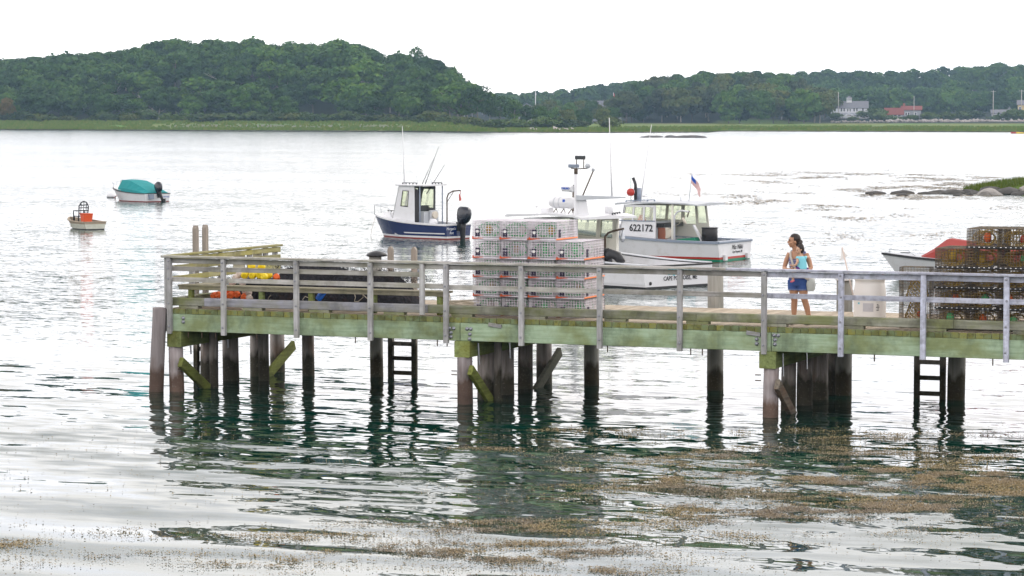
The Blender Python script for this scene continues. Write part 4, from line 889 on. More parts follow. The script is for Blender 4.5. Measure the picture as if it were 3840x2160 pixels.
# hanging straps and drift pins under the caps
st = MB(); st.box((0, 0, 0), (.012, .05, .42)); ST = st.mesh('strap', M['steel']); pn = MB(); pn.cyl((0, 0, 0), (0, 0, -.13), .012, n=6); PIN = pn.mesh('drift_pin', M['iron'])
for x in (-1.2, 4.94, 10.87):
    for y in (.36, 1.9): put('strap', ST, pier, (x + .172, y, .92), (.12, 0, 0))
for x in (-.9, -.6, -.3, .6, 2.7, 4.4, 4.6, 7.8, 9.4, 9.62, 12.8, 14.9): put('drift_pin', PIN, pier, (x, .05, 1.20))
pn = MB(); pn.cyl((-.09, 0, 0), (.02, 0, 0), .011, n=6); PINH = pn.mesh('drift_pin', M['iron'])
for x, zz in ((-1.02, .45), (-1.02, .55), (4.80, .62), (4.80, .55), (10.72, .66), (10.72, .76)): put('drift_pin', PINH, pier, (x, .0, zz))
# ---- railing
PX = [-1.256, -.068, 1.502, 3.062, 4.624, 6.137, 7.68, 9.223, 10.804, 12.216, 13.691, 15.149, 16.66, 18.2]
WHITE_FROM = 11.9
BLT = MB(); BLT.rings([[(.021 * k_ * math.cos(2 * math.pi * q / 8), y, .021 * k_ * math.sin(2 * math.pi * q / 8)) for q in range(8)] for y, k_ in ((0, 1), (-.008, 1), (-.016, .6))], 0, True); BOLT = BLT.mesh('bolt', M['bolt'])
BIG = MB(); BIG.rings([[(.036 * k_ * math.cos(2 * math.pi * q / 12), y, .036 * k_ * math.sin(2 * math.pi * q / 12)) for q in range(12)] for y, k_ in ((0, 1), (-.010, 1), (-.010, .6), (-.03, .55), (-.03, .3))], 0, True); BIGB = BIG.mesh('bolt', M['bolt'])
for i, x in enumerate(PX):
    wht = x > WHITE_FROM; mt = 'post_white' if wht else 'post'
    ti = pr.uniform(-.006, .006)
    beam('rail_post', (x, -.047, 1.88), (.092, .092, 1.475), mt, (0, ti, 0), ch=.010)
    if not wht or pr.random() < .7:
        for z in ((1.30, 1.75, 2.21, 2.565) if x > 4 else (1.30, 1.75, 2.22, 2.41, 2.565)):
            put('bolt', BOLT, pier, (x + pr.uniform(-.012, .012), -.094, z + pr.uniform(-.015, .015)))
beam('rail_post', (4.134, -.047, 2.14), (.088, .085, .96), 'post', ch=.01)
beam('rail_post', (X0 - .01, .05, 1.9), (.05, .13, 1.45), 'post', ch=.008)
def runs(xa, xb, cuts):
    e = [xa] + [c for c in cuts if xa < c < xb] + [xb]; return list(zip(e[:-1], e[1:]))
for a, b in runs(X0 - .06, X1, (2.28, 6.9, 10.1, 13.0, 16.0)):
    wht = a > WHITE_FROM - 2 and b > WHITE_FROM + 1
    beam('rail_cap', ((a + b) / 2, -.025, 2.645), (b - a - .004, .165, .040), 'rail_white' if wht else 'rail', ch=.005)
for a, b in runs(X0 + .03, X1, (1.502, 4.624, 7.68, 10.804, 13.691, 16.66)):
    wht = a > 10; beam('rail', ((a + b) / 2, .021, 2.565), (b - a - .004, .038, .095), 'rail_white' if wht else 'rail', ch=.004)
for a, b in runs(X0 + .03, X1, (1.502, 4.624, 7.68, 10.804, 13.691, 16.66)):
    wht = a > 10; beam('rail', ((a + b) / 2, .021, 2.20 if b < 4.7 else 2.185), (b - a - .004, .038, .09), 'rail_white' if wht else 'rail', ch=.004)
for a, b in runs(X0 + .03, 4.15, (1.502,)): beam('rail', ((a + b) / 2, .021, 2.41), (b - a - .004, .038, .09), 'rail', ch=.004)
# curb on blocks
for a, b in runs(X0 + .03, X1, (-.55, 1.4, 4.2, 9.5, 14.2)):
    g = a < 4.0 and a > -1
    beam('curb', ((a + b) / 2, .14, 1.762), (b - a - .006, .17, .155), 'curb_grey' if g else 'curb', ch=.012)
x = -.9
while x < X1:
    beam('curb_block', (x, .14, 1.657), (.42, .16, .052), 'curb', ch=.004); x += 1.52 + pr.uniform(-.15, .15)
for x in (5.6, 10.6): beam('curb_block', (x, -.02, 1.50), (.26, .03, .07), 'curb_grey', (0, .12, 0), ch=.004)
# splice bolts in the stringers
for bx, zs in ((4.67, ((0, .0), (.085, .0), (.03, -.08), (.03, -.16))), (5.03, ((0, .0), (.075, .0), (.055, -.10), (.05, -.19))), (10.66, ((.02, .06), (0, -.02), (0, -.10))), (10.98, ((0, .06), (.075, .06), (.015, -.02), (.015, -.10))), (-.98, ((.0, .03), (.0, -.045)))):
    for dx, dz in zs: put('bolt', BIGB, pier, (bx + dx, -.001, 1.42 + dz))
# end railing
EX = X0 + .02
for y in (1.1, 2.3, 3.55, 4.27, 4.70): beam('rail_post', (EX - .047, y, 1.88), (.09, .10, 1.475), 'post')
beam('rail_cap', (EX - .02, 2.46, 2.650), (.17, 4.80, .040), 'rail_y', ch=.005)
for z in (2.565, 2.41, 2.20): beam('rail', (EX + .021, 2.45, z), (.038, 4.70, .10), 'rail_y', ch=.004)
beam('curb', (EX + .11, 2.3, 1.762), (.17, 3.9, .155), 'curb', ch=.012)
for y0, y1 in ((2.96, 3.46), (3.83, 4.22)): beam('sign_board', (EX - .11, (y0 + y1) / 2, 2.36), (.018, y1 - y0, .34), 'cream_board', ch=.003)

# ================================================================ ladders
def ladder(label, loc, rz, top, wid=.53, rungs=(), bottom=-.75):
    o = thing('ladder', label, 'ladder', loc, rz)
    for s in (-1, 1):
        m = MB(); hx, hy = .052, .045; zt = top; cx = s * wid / 2
        vs = [(cx - hx, -hy, bottom), (cx + hx, -hy, bottom), (cx + hx, hy, bottom), (cx - hx, hy, bottom), (cx - hx, -hy, zt - .06), (cx + hx, -hy, zt - .06), (cx + hx, hy, zt - .06), (cx - hx, hy, zt - .06), (cx - .015, -hy, zt), (cx + .015, -hy, zt), (cx + .015, hy, zt), (cx - .015, hy, zt)]
        m.add(vs, [(3, 2, 1, 0), (0, 1, 5, 4), (1, 2, 6, 5), (2, 3, 7, 6), (3, 0, 4, 7), (4, 5, 9, 8), (5, 6, 10, 9), (6, 7, 11, 10), (7, 4, 8, 11), (8, 9, 10, 11)])
        m.build('side_rail', M['ladder_pile'], o)
    for z in rungs:
        m = MB(); m.chbox((0, 0, z), (wid - .1, .05, .085), .006); m.build('rung', M['ladder_pile'], o)
    return o
M['ladder_pile'] = pile_mat('ladder timber', (.33, .29, .25), (.21, .18, .15), wet=(.035, .03, .016), line=.72, rust=.1)
RG = [.10, .40, .70, 1.0, 1.3]
ladder('timber ladder with pointed tops beside the pile with a black hat', (1.765, 4.27, 0), 0, 2.70, .53, RG)
ladder('dark wet timber ladder hanging below the deck by the dark traps', (12.79, 4.27, 0), 0, 1.95, .50, RG)
ladder('pair of tall pointed ladder rails outside the end railing', (EX - .20, 1.735, 0), math.pi / 2, 3.19, .40, RG)

# ================================================================ bench
bench = thing('bench', 'long plain plank bench running inside the railing corner', 'bench', (0, 0, ZD))
for y in (.34, .50): beam('seat_board', (1.62, y, .435), (5.75, .148, .038), 'bench', parent=bench)
beam('apron', (1.62, .285, .385), (5.7, .03, .06), 'bench', parent=bench)
for x in (-1.0, -.83): beam('seat_board', (x, 1.45, .435), (.148, 1.7, .038), 'bench', parent=bench)
for x in (-1.0, .55, 1.62, 2.95, 4.32):
    beam('leg', (x, .36, .185), (.10, .09, .37), 'cap', parent=bench); beam('crosspiece', (x, .43, .39), (.05, .30, .05), 'bench', parent=bench)
beam('leg', (-.92, 2.1, .185), (.10, .09, .37), 'cap', parent=bench)

# ================================================================ heap of net with floats
def net_mat():
    m, nt, b = newmat('black net'); v = worldpos(nt); n = noise(nt, 14, 6, v, .7); n2 = noise(nt, 2.5, 3, v)
    c = mixc(nt, ramp(nt, n.outputs['Fac'], [(.45, 0.), (.7, 1.)]), (.006, .006, .010), (.035, .032, .04))
    c = mixc(nt, ramp(nt, n2.outputs['Fac'], [(.58, 0.), (.7, .5)]), c, (.05, .02, .015)); lk(nt, c, b.inputs['Base Color'])
    b.inputs['Roughness'].default_value = .9; bumpn(nt, n.outputs['Fac'], b, 1.0, .05); return m
M['net'] = net_mat()
net = thing('net_heap', 'heap of black fishing net piled on the deck behind the bench', 'fishing net', (0, 0, ZD))
def mound(cx, cy, rx, ry, h, seed, n=60):
    rr = random.Random(seed); m = MB(); vs = []; ph = [rr.uniform(0, 6.28) for _ in range(6)]
    for i in range(n + 1):
        for j in range(n + 1):
            u, v = 2 * i / n - 1, 2 * j / n - 1; q = max(0, 1 - (u * u) ** 1.2 - (v * v) ** 1.2)
            z = h * min(q, .95) ** .55 * (1 + .05 * math.sin(5 * u + ph[0]) * math.cos(4 * v + ph[1]) + .04 * math.sin(11 * u + 7 * v + ph[2])) + rr.uniform(-.035, .035) * (q > .02)
            vs.append((cx + u * rx * (1 + .06 * math.sin(3 * v + ph[3])), cy + v * ry, max(.005, z)))
    m.add(vs, [(i * (n + 1) + j, (i + 1) * (n + 1) + j, (i + 1) * (n + 1) + j + 1, i * (n + 1) + j + 1) for i in range(n) for j in range(n)], 0, True); return m
mound(1.05, 1.75, .95, .85, .84, 1).build('net_pile', M['net'], net)
mound(2.2, 1.5, 1.1, .75, .70, 2).build('net_pile', M['net'], net)
mound(-.1, 1.9, .75, .6, .52, 3).build('net_pile', M['net'], net)
rr = random.Random(5); lo_ = MB()                     # loose meshes sticking out of the heap
for k in range(2600):
    t = rr.random(); cx = rr.choice((1.0, 2.2, 2.6, 2.0, 1.8, 2.4, 0, -.2)); x = cx + rr.gauss(0, .42); y = 1.6 + rr.gauss(0, .3); z = {1.0: .78, 0: .45, -.2: .4}.get(cx, .60) + rr.gauss(0, .07)
    r = rr.uniform(.018, .055); a0 = rr.uniform(0, 6.28); tl = rr.uniform(-1, 1)
    lo_.tube([(x + r * math.cos(a0 + q), y + r * math.sin(q) * tl, z + r * math.sin(a0 + q)) for q in np.linspace(0, rr.uniform(3, 6), 7)], .0035, 3)
so_ = lo_.build('loose_mesh', M['net'], net); tag(so_, kind='stuff')
for k, (x0, z0, y0) in enumerate(((.95, .16, .86), (2.3, .26, .76), (.2, .2, 1.25))):
    rp_ = MB(); rp_.tube([(x0 + .05 * q + .05 * math.sin(q * 1.7 + k), y0 - .01 * q, z0 + .09 * math.sin(q * 1.1 + k * 2)) for q in range(9)], .008, 6); rp_.build('rope', M['rope'], net)
def float_mesh(r, h, mat, hole=True):
    m = MB(); m.lathe([(r * .28, h * .46), (r * .45, h * .5), (r * .85, h * .44), (r, h * .2), (r, -h * .2), (r * .85, -h * .44), (r * .45, -h * .5), (r * .28, -h * .46)], n=16); return m.mesh('net_float', M[mat])
FY, FO, FW = float_mesh(.095, .15, 'yellow'), float_mesh(.085, .16, 'orange'), float_mesh(.085, .15, 'float_white')
fr_ = random.Random(9)
def floats(pts, me, label, group, sc=.78):
    for xd, yd, y in pts:
        p = on_y(xd, yd, y); o = put('net_float', me, None, p, (math.pi / 2 + fr_.uniform(-.6, .6), fr_.uniform(-.5, .5), fr_.uniform(-.5, .5)), (sc,) * 3); tag(o, label, 'float', group)
n1 = lambda x, y, yy: ((540 + x * .4968) / DP, (800 + y * .4968) / DP, yy)
floats([n1(812, 398, .95), n1(888, 402, 1.0), n1(760, 466, .85), n1(820, 468, .8), n1(872, 464, .82), n1(908, 480, .8), n1(942, 466, .95), n1(850, 440, 1.0), n1(795, 440, 1.0)], FY, 'bright yellow net float on the black net heap', 'yellow net floats')
floats([n1(530, 620, .8), n1(565, 615, .75), n1(640, 590, .85), n1(655, 618, .7), n1(700, 612, .75), n1(755, 632, .7), n1(1000, 482, .95), n1(622, 625, .75), n1(668, 585, .9)], FO, 'orange net float half buried in the black net', 'orange net floats')
floats([n1(718, 465, .95), n1(695, 485, .9), n1(765, 588, .8), n1(790, 600, .75), n1(708, 570, .85), n1(795, 640, .7), n1(668, 520, .9), n1(745, 522, .9)], FW, 'dirty white net float among the yellow and orange ones', 'white net floats')
m = MB(); m.tube([on_y(*q) for q in (n1(1368, 575, .72), n1(1350, 598, .66), n1(1332, 625, .64), n1(1312, 655, .62))], [.07, .095, .10, .085], 8, flat=.5)
tag(m.build('tarpaulin', M['blue_tarp']), 'crumpled strip of bright blue tarpaulin hanging on the net heap', 'tarpaulin')

# ================================================================ coil of rope
co = MB(); rr = random.Random(6)
for k in range(9):
    r = rr.uniform(.12, .33); cx, cy_ = rr.uniform(-.3, .3), rr.uniform(-.12, .12); tl = rr.uniform(-.5, .5)
    co.tube([(cx + r * 1.25 * math.cos(q), cy_ + r * .7 * math.sin(q), .05 + .02 * k + abs(tl) * r * (.6 + .6 * math.sin(q + k))) for q in np.linspace(0, 6.28, 22)], .013, 6)
co.tube([(-.28 + .09 * math.cos(q), -.02, .25 + .17 * math.sin(q)) for q in np.linspace(-.6, 4.2, 12)], .012, 6)
tag(co.build('rope_coil', M['rope'], None, (4.45, 1.0, ZD)), 'loose coil of pale rope lying beside the white trap stack', 'rope')

# ================================================================ lobster traps
def wire_mat(name, c1, c2, sc=9):
    m, nt, b = newmat(name); n = noise(nt, sc, 4, worldpos(nt))
    lk(nt, mixc(nt, ramp(nt, n.outputs['Fac'], [(.4, 0.), (.62, 1.)]), c1, c2), b.inputs['Base Color']); b.inputs['Roughness'].default_value = .6; return m
M['wire_white'] = wire_mat('white coated wire', (.77, .73, .78), (.64, .59, .63))
M['wire_dark'] = wire_mat('fouled dark wire', (.05, .04, .035), (.17, .12, .05))
M['net_green'] = simple('green twine netting', (.10, .46, .18), .9, .3, 12)
M['net_brown'] = simple('weedy yellow brown netting', (.36, .23, .03), .9, .4, 9)
M['vent'] = simple('escape vent plastic', (.03, .02, .05), .5, .1, 5)
M['bungee'] = simple('orange bungee', (.62, .10, .03), .6, .2, 9)
M['runner'] = simple('orange runner strip', (.85, .25, .08), .6, .12, 9)
M['tagmat'] = simple('white trap tag', (.78, .76, .74), .6, .1, 5)
TW, TL, TH = .555, 1.07, .352
def cage(w, l, h, nx, ny, nz, r, mats):
    m = MB()
    def wire(a, b): 
        d = Vector(b) - Vector(a); ax = max(range(3), key=lambda i: abs(d[i])); s = [2 * r] * 3; s[ax] = abs(d[ax]) + 2 * r
        m.box((Vector(a) + Vector(b)) / 2, s)
    for i in range(nx + 1):
        x = -w / 2 + w * i / nx
        for z in (0, h): wire((x, 0, z), (x, l, z))
        for y in (0, l): wire((x, y, 0), (x, y, h))
    for j in range(ny + 1):
        y = l * j / ny
        for z in (0, h): wire((-w / 2, y, z), (w / 2, y, z))
        for x in (-w / 2, w / 2): wire((x, y, 0), (x, y, h))
    for k in range(nz + 1):
        z = h * k / nz
        for y in (0, l): wire((-w / 2, y, z), (w / 2, y, z))
        for x in (-w / 2, w / 2): wire((x, 0, z), (x, l, z))
    return m.mesh('cage', mats)
CAGE_W = cage(TW - .02, TL, TH - .012, 10, 21, 7, .0042, M['wire_white'])
CAGE_D = cage(TW - .02, TL, TH - .012, 10, 21, 7, .0034, M['wire_dark'])
def partition(w, h, nx, nz, r):
    m = MB()
    for i in range(nx + 1): m.box((-w / 2 + w * i / nx, 0, h / 2), (2 * r, 2 * r, h))
    for k in range(nz + 1): m.box((0, 0, h * k / nz), (w, 2 * r, 2 * r))
    return m
PART_W = partition(TW - .03, TH - .02, 10, 7, .0036).mesh('partition', M['wire_white']); PART_D = partition(TW - .03, TH - .02, 10, 7, .003).mesh('partition', M['wire_dark'])
def head_mesh(seed, mat, dens=1.0):
    """funnel of twine netting between the two chambers"""
    m = MB(); n = 14; rr = random.Random(seed)
    ring = []
    for t in np.linspace(0, 1, 6):
        ring.append([Vector(((.22 - .12 * t) * math.cos(2 * math.pi * k / n), .08 + .36 * t + rr.uniform(-.015, .015), .17 + (.14 - .07 * t) * math.sin(2 * math.pi * k / n) + rr.uniform(-.01, .01))) for k in range(n)])
    for i in range(5):
        for k in range(n):
            a, b, c_ = ring[i][k], ring[i + 1][(k + 1) % n], ring[i + 1][(k - 1) % n]
            m.cyl(a, b, .004 * dens, n=3); m.cyl(a, c_, .004 * dens, n=3)
    return m.mesh('netting_head', M[mat])
HEAD_G = [head_mesh(k, 'net_green', 1.8) for k in range(3)]; HEAD_B = [head_mesh(k + 9, 'net_brown', 1.3) for k in range(3)]
def bag_mesh(mat, seed):
    m = MB(); rr = random.Random(seed); m.ball((0, 0, 0), .09, 8, 0, (.8, .7, 1.1)); return m.mesh('bait_bag', M[mat])
BAG = {k: bag_mesh(k, 3) for k in ('net_brown', 'orange', 'net_green', 'red', 'float_white')}
vm = MB(); vm.box((0, .007, 0), (.09, .003, .15))
for dx in (-.026, .026):
    for dz in (-.055, -.01 , .055): vm.box((dx, 0, dz), (.036, .012, .036))
VENT = vm.mesh('escape_vent', M['vent'])
bu = MB(); bu.tube([(0, 0, 0), (.09, -.004, .004), (.2, 0, .006)], [.016, .012, .004], 6); bu.box((-.012, -.004, .012), (.022, .014, .05)); BUN = bu.mesh('bungee', M['bungee'])
ru = MB(); ru.chbox((0, 0, 0), (.02, TL, .026), .006); RUN = ru.mesh('runner', M['runner'])
sk = MB(); sk.chbox((0, 0, 0), (TW - .01, .022, .020), .005); SKW = sk.mesh('skid', M['wire_white'])
sk = MB(); sk.chbox((0, 0, 0), (TW - .01, .03, .034), .005); SKD = sk.mesh('skid', M['black'])
dt = MB()
for k in range(6): dt.box((-TW / 2 + .06 + k * .088, 0, 0), (.026, .008, .012))
DASH = dt.mesh('hog_rings', M['tagmat'])
tg = MB(); tg.box((0, 0, 0), (.05, .006, .05)); TAG = tg.mesh('trap_tag', M['tagmat'])
trr = random.Random(17)
def white_trap(label, x, y, z, group):
    o = thing('lobster_trap', label, 'lobster trap', (x, y, z + .006), trr.uniform(-.012, .012), group)
    put('cage', CAGE_W, o); put('partition', PART_W, o, (0, TL * .45, .004)); put('partition', PART_W, o, (.012, TL * .22, .012)); put('bait_bag', BAG[trr.choice(('net_green', 'net_green', 'float_white', 'net_brown'))], o, (trr.uniform(-.1, .12), trr.uniform(.15, .4), .17)); put('netting_head', trr.choice(HEAD_G), o, (0, .05, 0)); put('netting_head', trr.choice(HEAD_G), o, (.02, TL * .42, 0))
    put('escape_vent', VENT, o, (-TW / 2 + .11, -.008, .12)); put('escape_vent', VENT, o, (TW / 2 + .002, .16, .12), (0, 0, math.pi / 2))
    put('bungee', BUN, o, (-TW / 2 + .03, -.01, .012)); put('runner', RUN, o, (TW / 2 - .006, TL / 2, .012)); put('skid', SKW, o, (0, -.004, .004))
    if trr.random() < .6: put('trap_tag', TAG, o, (-TW / 2 + .11, -.012, .14 + trr.uniform(-.01, .01)))
    return o
TX = [5.21, 5.77, 6.335, 6.90]
def near_lab(c, r):
    cn = ['column beside the rope coil', 'second column from the rope coil', 'third column from the rope coil', 'column farthest from the rope coil'][c]
    rn = ['bottom layer', 'second layer', 'middle layer', 'fourth layer', 'top layer'][r]
    return f'white wire trap, {rn} of white stack, {cn}'
for r in range(5):
    for c in range(4 if r < 4 else 3):
        white_trap(near_lab(c, r), TX[c] + trr.uniform(-.006, .006), .50 + trr.uniform(-.02, .02) + (.03 if r == 0 else 0), ZD + .008 + r * TH * 1.018, 'white traps stacked on the pier')
def dark_trap(label, x, y, z, group, upright=False):
    o = thing('lobster_trap', label, 'lobster trap', (x, y, z + .006), trr.uniform(-.02, .02), group)
    put('cage', CAGE_D, o); put('partition', PART_D, o, (0, TL * .45, .004)); put('netting_head', trr.choice(HEAD_B), o, (0, .06, 0)); put('netting_head', trr.choice(HEAD_B), o, (.02, TL * .42, 0))
    put('skid', SKD, o, (0, -.008, .014)); put('hog_rings', DASH, o, (0, -.026, .02)); put('bait_bag', BAG[trr.choice(('net_brown', 'net_brown', 'orange', 'net_green', 'red'))], o, (trr.uniform(-.12, .12), trr.uniform(.2, .5), trr.uniform(.12, .22)))
    if trr.random() < .7: put('trap_tag', TAG, o, (TW / 2 - .03, -.012, .02))
    return o
DX = [14.02, 14.585, 15.15, 15.715]
for r in range(5):
    for c in range(4):
        if r == 4 and c == 0: continue
        cn = ['column next to the upright trap', 'second column from the upright trap', 'third column from the upright trap', 'fourth column from the upright trap'][c]; rn = ['bottom layer', 'second layer', 'middle layer', 'fourth layer', 'top layer'][r]
        dark_trap(f'dark weedy trap, {rn} of dark stack, {cn}', DX[c] + trr.uniform(-.008, .008), .50 + trr.uniform(-.03, .03), ZD + .008 + r * TH * 1.018, 'dark traps stacked on the pier')
o = dark_trap('dark lobster trap standing upright on its end beside the dark stack', 13.36, .62, ZD + TL + .02, None); o.rotation_euler = (-math.pi / 2, 0, 0); o.location = (13.36, .62, ZD + .01); o.location.y = .62
o.rotation_euler = (math.pi / 2, 0, 0); o.location.y = .97

# ================================================================ barrel, flag
M['barrel'] = simple('white plastic barrel', (.78, .74, .70), .45, .06, 2)
bx, by = 12.42, 1.15
ba = thing('barrel', 'white plastic barrel on the deck with a faded label', 'barrel', (bx, by, ZD))
m = MB(); m.lathe([(.265, 0), (.285, .02), (.29, .12), (.292, .3), (.292, .5), (.288, .62), (.268, .74), (.265, .80), (.285, .815), (.288, .845), (.272, .86), (.262, .855), (.262, .80), (.27, .7), (.275, .05), (.02, .03)], n=32); m.build('body', M['barrel'], ba)
def on_barrel(name, a, z, w_, h_, mat, r=.2945):
    m = MB(); n = 6; vs = []
    for i in range(n + 1):
        t = a + (i / n - .5) * w_ / r
        for zz in (z - h_ / 2, z + h_ / 2): vs.append((r * math.cos(t), r * math.sin(t), zz))
    m.add(vs, [(2 * i, 2 * i + 2, 2 * i + 3, 2 * i + 1) for i in range(n)]); return m.build(name, M[mat], ba)
M['label_grey'] = simple('faded label print', (.52, .50, .52), .6, .15, 40)
ac = math.atan2(CAM.y - by, CAM.x - bx)
on_barrel('label', ac - .1, .33, .19, .15, 'label_grey'); on_barrel('label', ac - .72, .40, .035, .03, 'letter_teal', .2955)
for k in range(5): on_barrel('label', ac + .5 + .035 * (k % 2), .38 - .025 * k, .03 + .02 * (k % 3), .012, 'letter', .2955)
lettering('', .1, M['letter'], ba, (0, 0, 0), (1, 0, 0), (0, 0, 1)) if False else None
fl = thing('marker_flag', 'white pennant on a pole leaning out of the white barrel', 'flag', (bx - .18, by - .08, ZD + .1))
top = on_y(2118.5, 622, by) - Vector(fl.location)
m = MB(); m.tube([(0, 0, 0), top], .014, 8); m.build('pole', M['float_white'], fl)
a = top * .985; m = MB(); q = [on_y(2117, 626, by) - Vector(fl.location), on_y(2113.5, 657, by) - Vector(fl.location), on_y(2133, 643.5, by) - Vector(fl.location)]
m.add([*q, *[p + Vector((0, .006, 0)) for p in q]], [(0, 1, 2), (5, 4, 3), (0, 3, 4, 1), (1, 4, 5, 2), (2, 5, 3, 0)]); m.build('pennant', M['tagmat'], fl)
m = MB(); m.tube([(bx + .16, by, ZD + .2), on_y(2317.5 - 0, 697, by) if False else (bx + .245, by - .02, ZD + .93)], .016, 8)
tag(m.build('stick', M['red']), 'red stick poking out of the white barrel', 'stick')
# ================================================================ boats
def heading(a): return R_(202.16 - a)
def boat_at(name, label, corner, a, halfb):
    """corner: where the port quarter meets the water; a: how far the bow points away from picture left"""
    h = heading(a); hd = Vector((math.cos(h), math.sin(h), 0)); sb = Vector((hd.y, -hd.x, 0))
    p = Vector(corner) + sb * halfb; p.z = 0
    return thing(name, label, 'boat', p, h)
class Hull:
    def __init__(s, L, B, hst, hbow, sf=.88, rake=.5, draft=.35, full=2.4, tw=.86, mid=.45, sheer_p=2.0):
        s.L, s.B, s.hst, s.hbow, s.sf, s.rake, s.draft, s.full, s.tw, s.mid, s.sp = L, B, hst, hbow, sf, rake, draft, full, tw, mid, sheer_p
    def bs(s, t):
        if t < s.mid: return s.B / 2 * (s.sf + (1 - s.sf) * math.sin(t / s.mid * math.pi / 2))
        return max(.012, s.B / 2 * (1 - ((t - s.mid) / (1 - s.mid)) ** s.full))
    def hs(s, t): return s.hst + (s.hbow - s.hst) * t ** s.sp
    def zc(s, t): return -.08 + .5 * s.hbow * max(0, t - .6) ** 1.6
    def zk(s, t): return -s.draft * (1 - max(0, t - .75) / .25 * .7) + (0 if t < .97 else .1)
    def bc(s, t): return s.bs(t) * (s.tw - .62 * max(0, t - .42) ** 1.1)
    def x(s, t, z):
        k = (z - s.zk(t)) / (s.hs(t) - s.zk(t)); return t * (s.L - s.rake * (1 - k))
    def y(s, t, z):
        zc = s.zc(t)
        if z <= zc: return s.bc(t) * max(0, (z - s.zk(t)) / (zc - s.zk(t)))
        k = min(1, (z - zc) / (s.hs(t) - zc)); return s.bc(t) + (s.bs(t) - s.bc(t)) * k ** (.8 + .5 * t)
    def pt(s, t, z, side=1): return Vector((s.x(t, z), side * s.y(t, z), z))
    def build(s, o, bands, mats, ns=22):
        m = MB(); ts = [1 - (1 - i / ns) ** 1.25 for i in range(ns + 1)]
        cols_ = []
        for t in ts:
            zs = [s.zk(t), s.zc(t)]; mi = [bands[0][1]]
            lo_z = s.zc(t)
            for zb, q in bands:
                up = s.hs(t) if zb is None else min(max(zb, lo_z + .001), s.hs(t) - .001)
                zs.append(up); mi.append(q); lo_z = up
            cols_.append(zs)
        nr = len(cols_[0]); mi = [bands[0][1]] + [q for _, q in bands]
        for side in (1, -1):
            P = [[s.pt(t, z, side) for z in zs] for t, zs in zip(ts, cols_)]
            for r in range(nr - 1):
                vs = [p for c_ in P for p in (c_[r], c_[r + 1])]; fs = [(2 * i, 2 * i + 2, 2 * i + 3, 2 * i + 1) for i in range(len(P) - 1)]
                m.add(vs, fs if side < 0 else [tuple(reversed(f)) for f in fs], mi[r], True)
        z0 = cols_[0]
        for r in range(nr - 1):
            a, b = z0[r], z0[r + 1]; m.add([s.pt(0, a, 1), s.pt(0, a, -1), s.pt(0, b, -1), s.pt(0, b, 1)], [(0, 1, 2, 3)], mi[r])
        return m.build('hull', mats, o)
    def gunwale(s, o, mat, wg=.14, th=.05, out=.03, ns=22, drop=.03):
        for side in (1, -1):
            m = MB(); rs = []
            for i in range(ns + 1):
                t = i / ns; z = s.hs(t); x = s.x(t, z); b = s.bs(t); inn = max(0.0, b - wg)
                q = [(x, b + out, z - drop), (x, b + out, z + th), (x, inn, z + th), (x, inn, z - drop)]; rs.append([(a, side * c_, d) for a, c_, d in (q if side < 0 else q[::-1])])
            m.rings(rs, 0, True, False); m.build('gunwale', M[mat], o)
        z = s.hst; m = MB(); m.chbox((wg * .35, 0, z + th / 2 - drop / 2 + .002), (wg * .9 + out, s.bs(0) * 2 - .02, th + drop), .01); m.build('transom_cap', M[mat], o)
    def foredeck(s, o, t0, mat, up=.02, camber=.06, ns=14):
        m = MB(); vs = []
        for i in range(ns + 1):
            t = t0 + (1 - t0) * i / ns; z = s.hs(t) + up; b = s.bs(t) * .97; x = s.x(t, s.hs(t)) * .995
            for k in (-1, -.5, 0, .5, 1): vs.append((x, b * k, z + camber * (1 - k * k) * min(1, b * 2)))
        m.add(vs, [(i * 5 + k, (i + 1) * 5 + k, (i + 1) * 5 + k + 1, i * 5 + k + 1) for i in range(ns) for k in range(4)], 0, True); return m.build('foredeck', M[mat], o)
    def cockpit(s, o, t1, mat, zs=.12, wg=.14, ns=12):
        m = MB(); ts = [.012 + (t1 - .012) * i / ns for i in range(ns + 1)]
        for side in (1, -1):
            vs = []
            for t in ts:
                b = (s.bs(t) - wg) * side; x = s.x(t, s.hs(t)); bb = max(.01, min(s.bs(t) - wg, s.y(t, zs) - .04)) * side; vs += [(x, bb, zs), (x, b, s.hs(t))]
            f = [(2 * i, 2 * i + 1, 2 * i + 3, 2 * i + 2) for i in range(ns)]; m.add(vs, f if side > 0 else [tuple(reversed(q)) for q in f])
        vs = [(s.x(t, s.hs(t)), k * max(.01, min(s.bs(t) - wg, s.y(t, zs) - .04)), zs) for t in ts for k in (-1, 1)]; m.add(vs, [(2 * i, 2 * i + 2, 2 * i + 3, 2 * i + 1) for i in range(ns)])
        x = s.x(ts[0], s.hst); b = s.bs(0) - wg; m.add([(x + .05, -b, zs), (x + .05, b, zs), (x + .05, b, s.hst), (x + .05, -b, s.hst)], [(0, 1, 2, 3)])
        return m.build('cockpit', M[mat], o)
    def strip(s, o, name, t0, t1, z, w_, mat, side=1, out=.012, ns=10):
        m = MB(); vs = []
        for i in range(ns + 1):
            t = t0 + (t1 - t0) * i / ns
            for zz in (z - w_ / 2, z + w_ / 2): p = s.pt(t, zz, side); vs.append((p.x, p.y + side * out, p.z))
        f = [(2 * i, 2 * i + 2, 2 * i + 3, 2 * i + 1) for i in range(ns)]; m.add(vs, [tuple(reversed(q)) for q in f] if side > 0 else f); return m.build(name, M[mat], o)
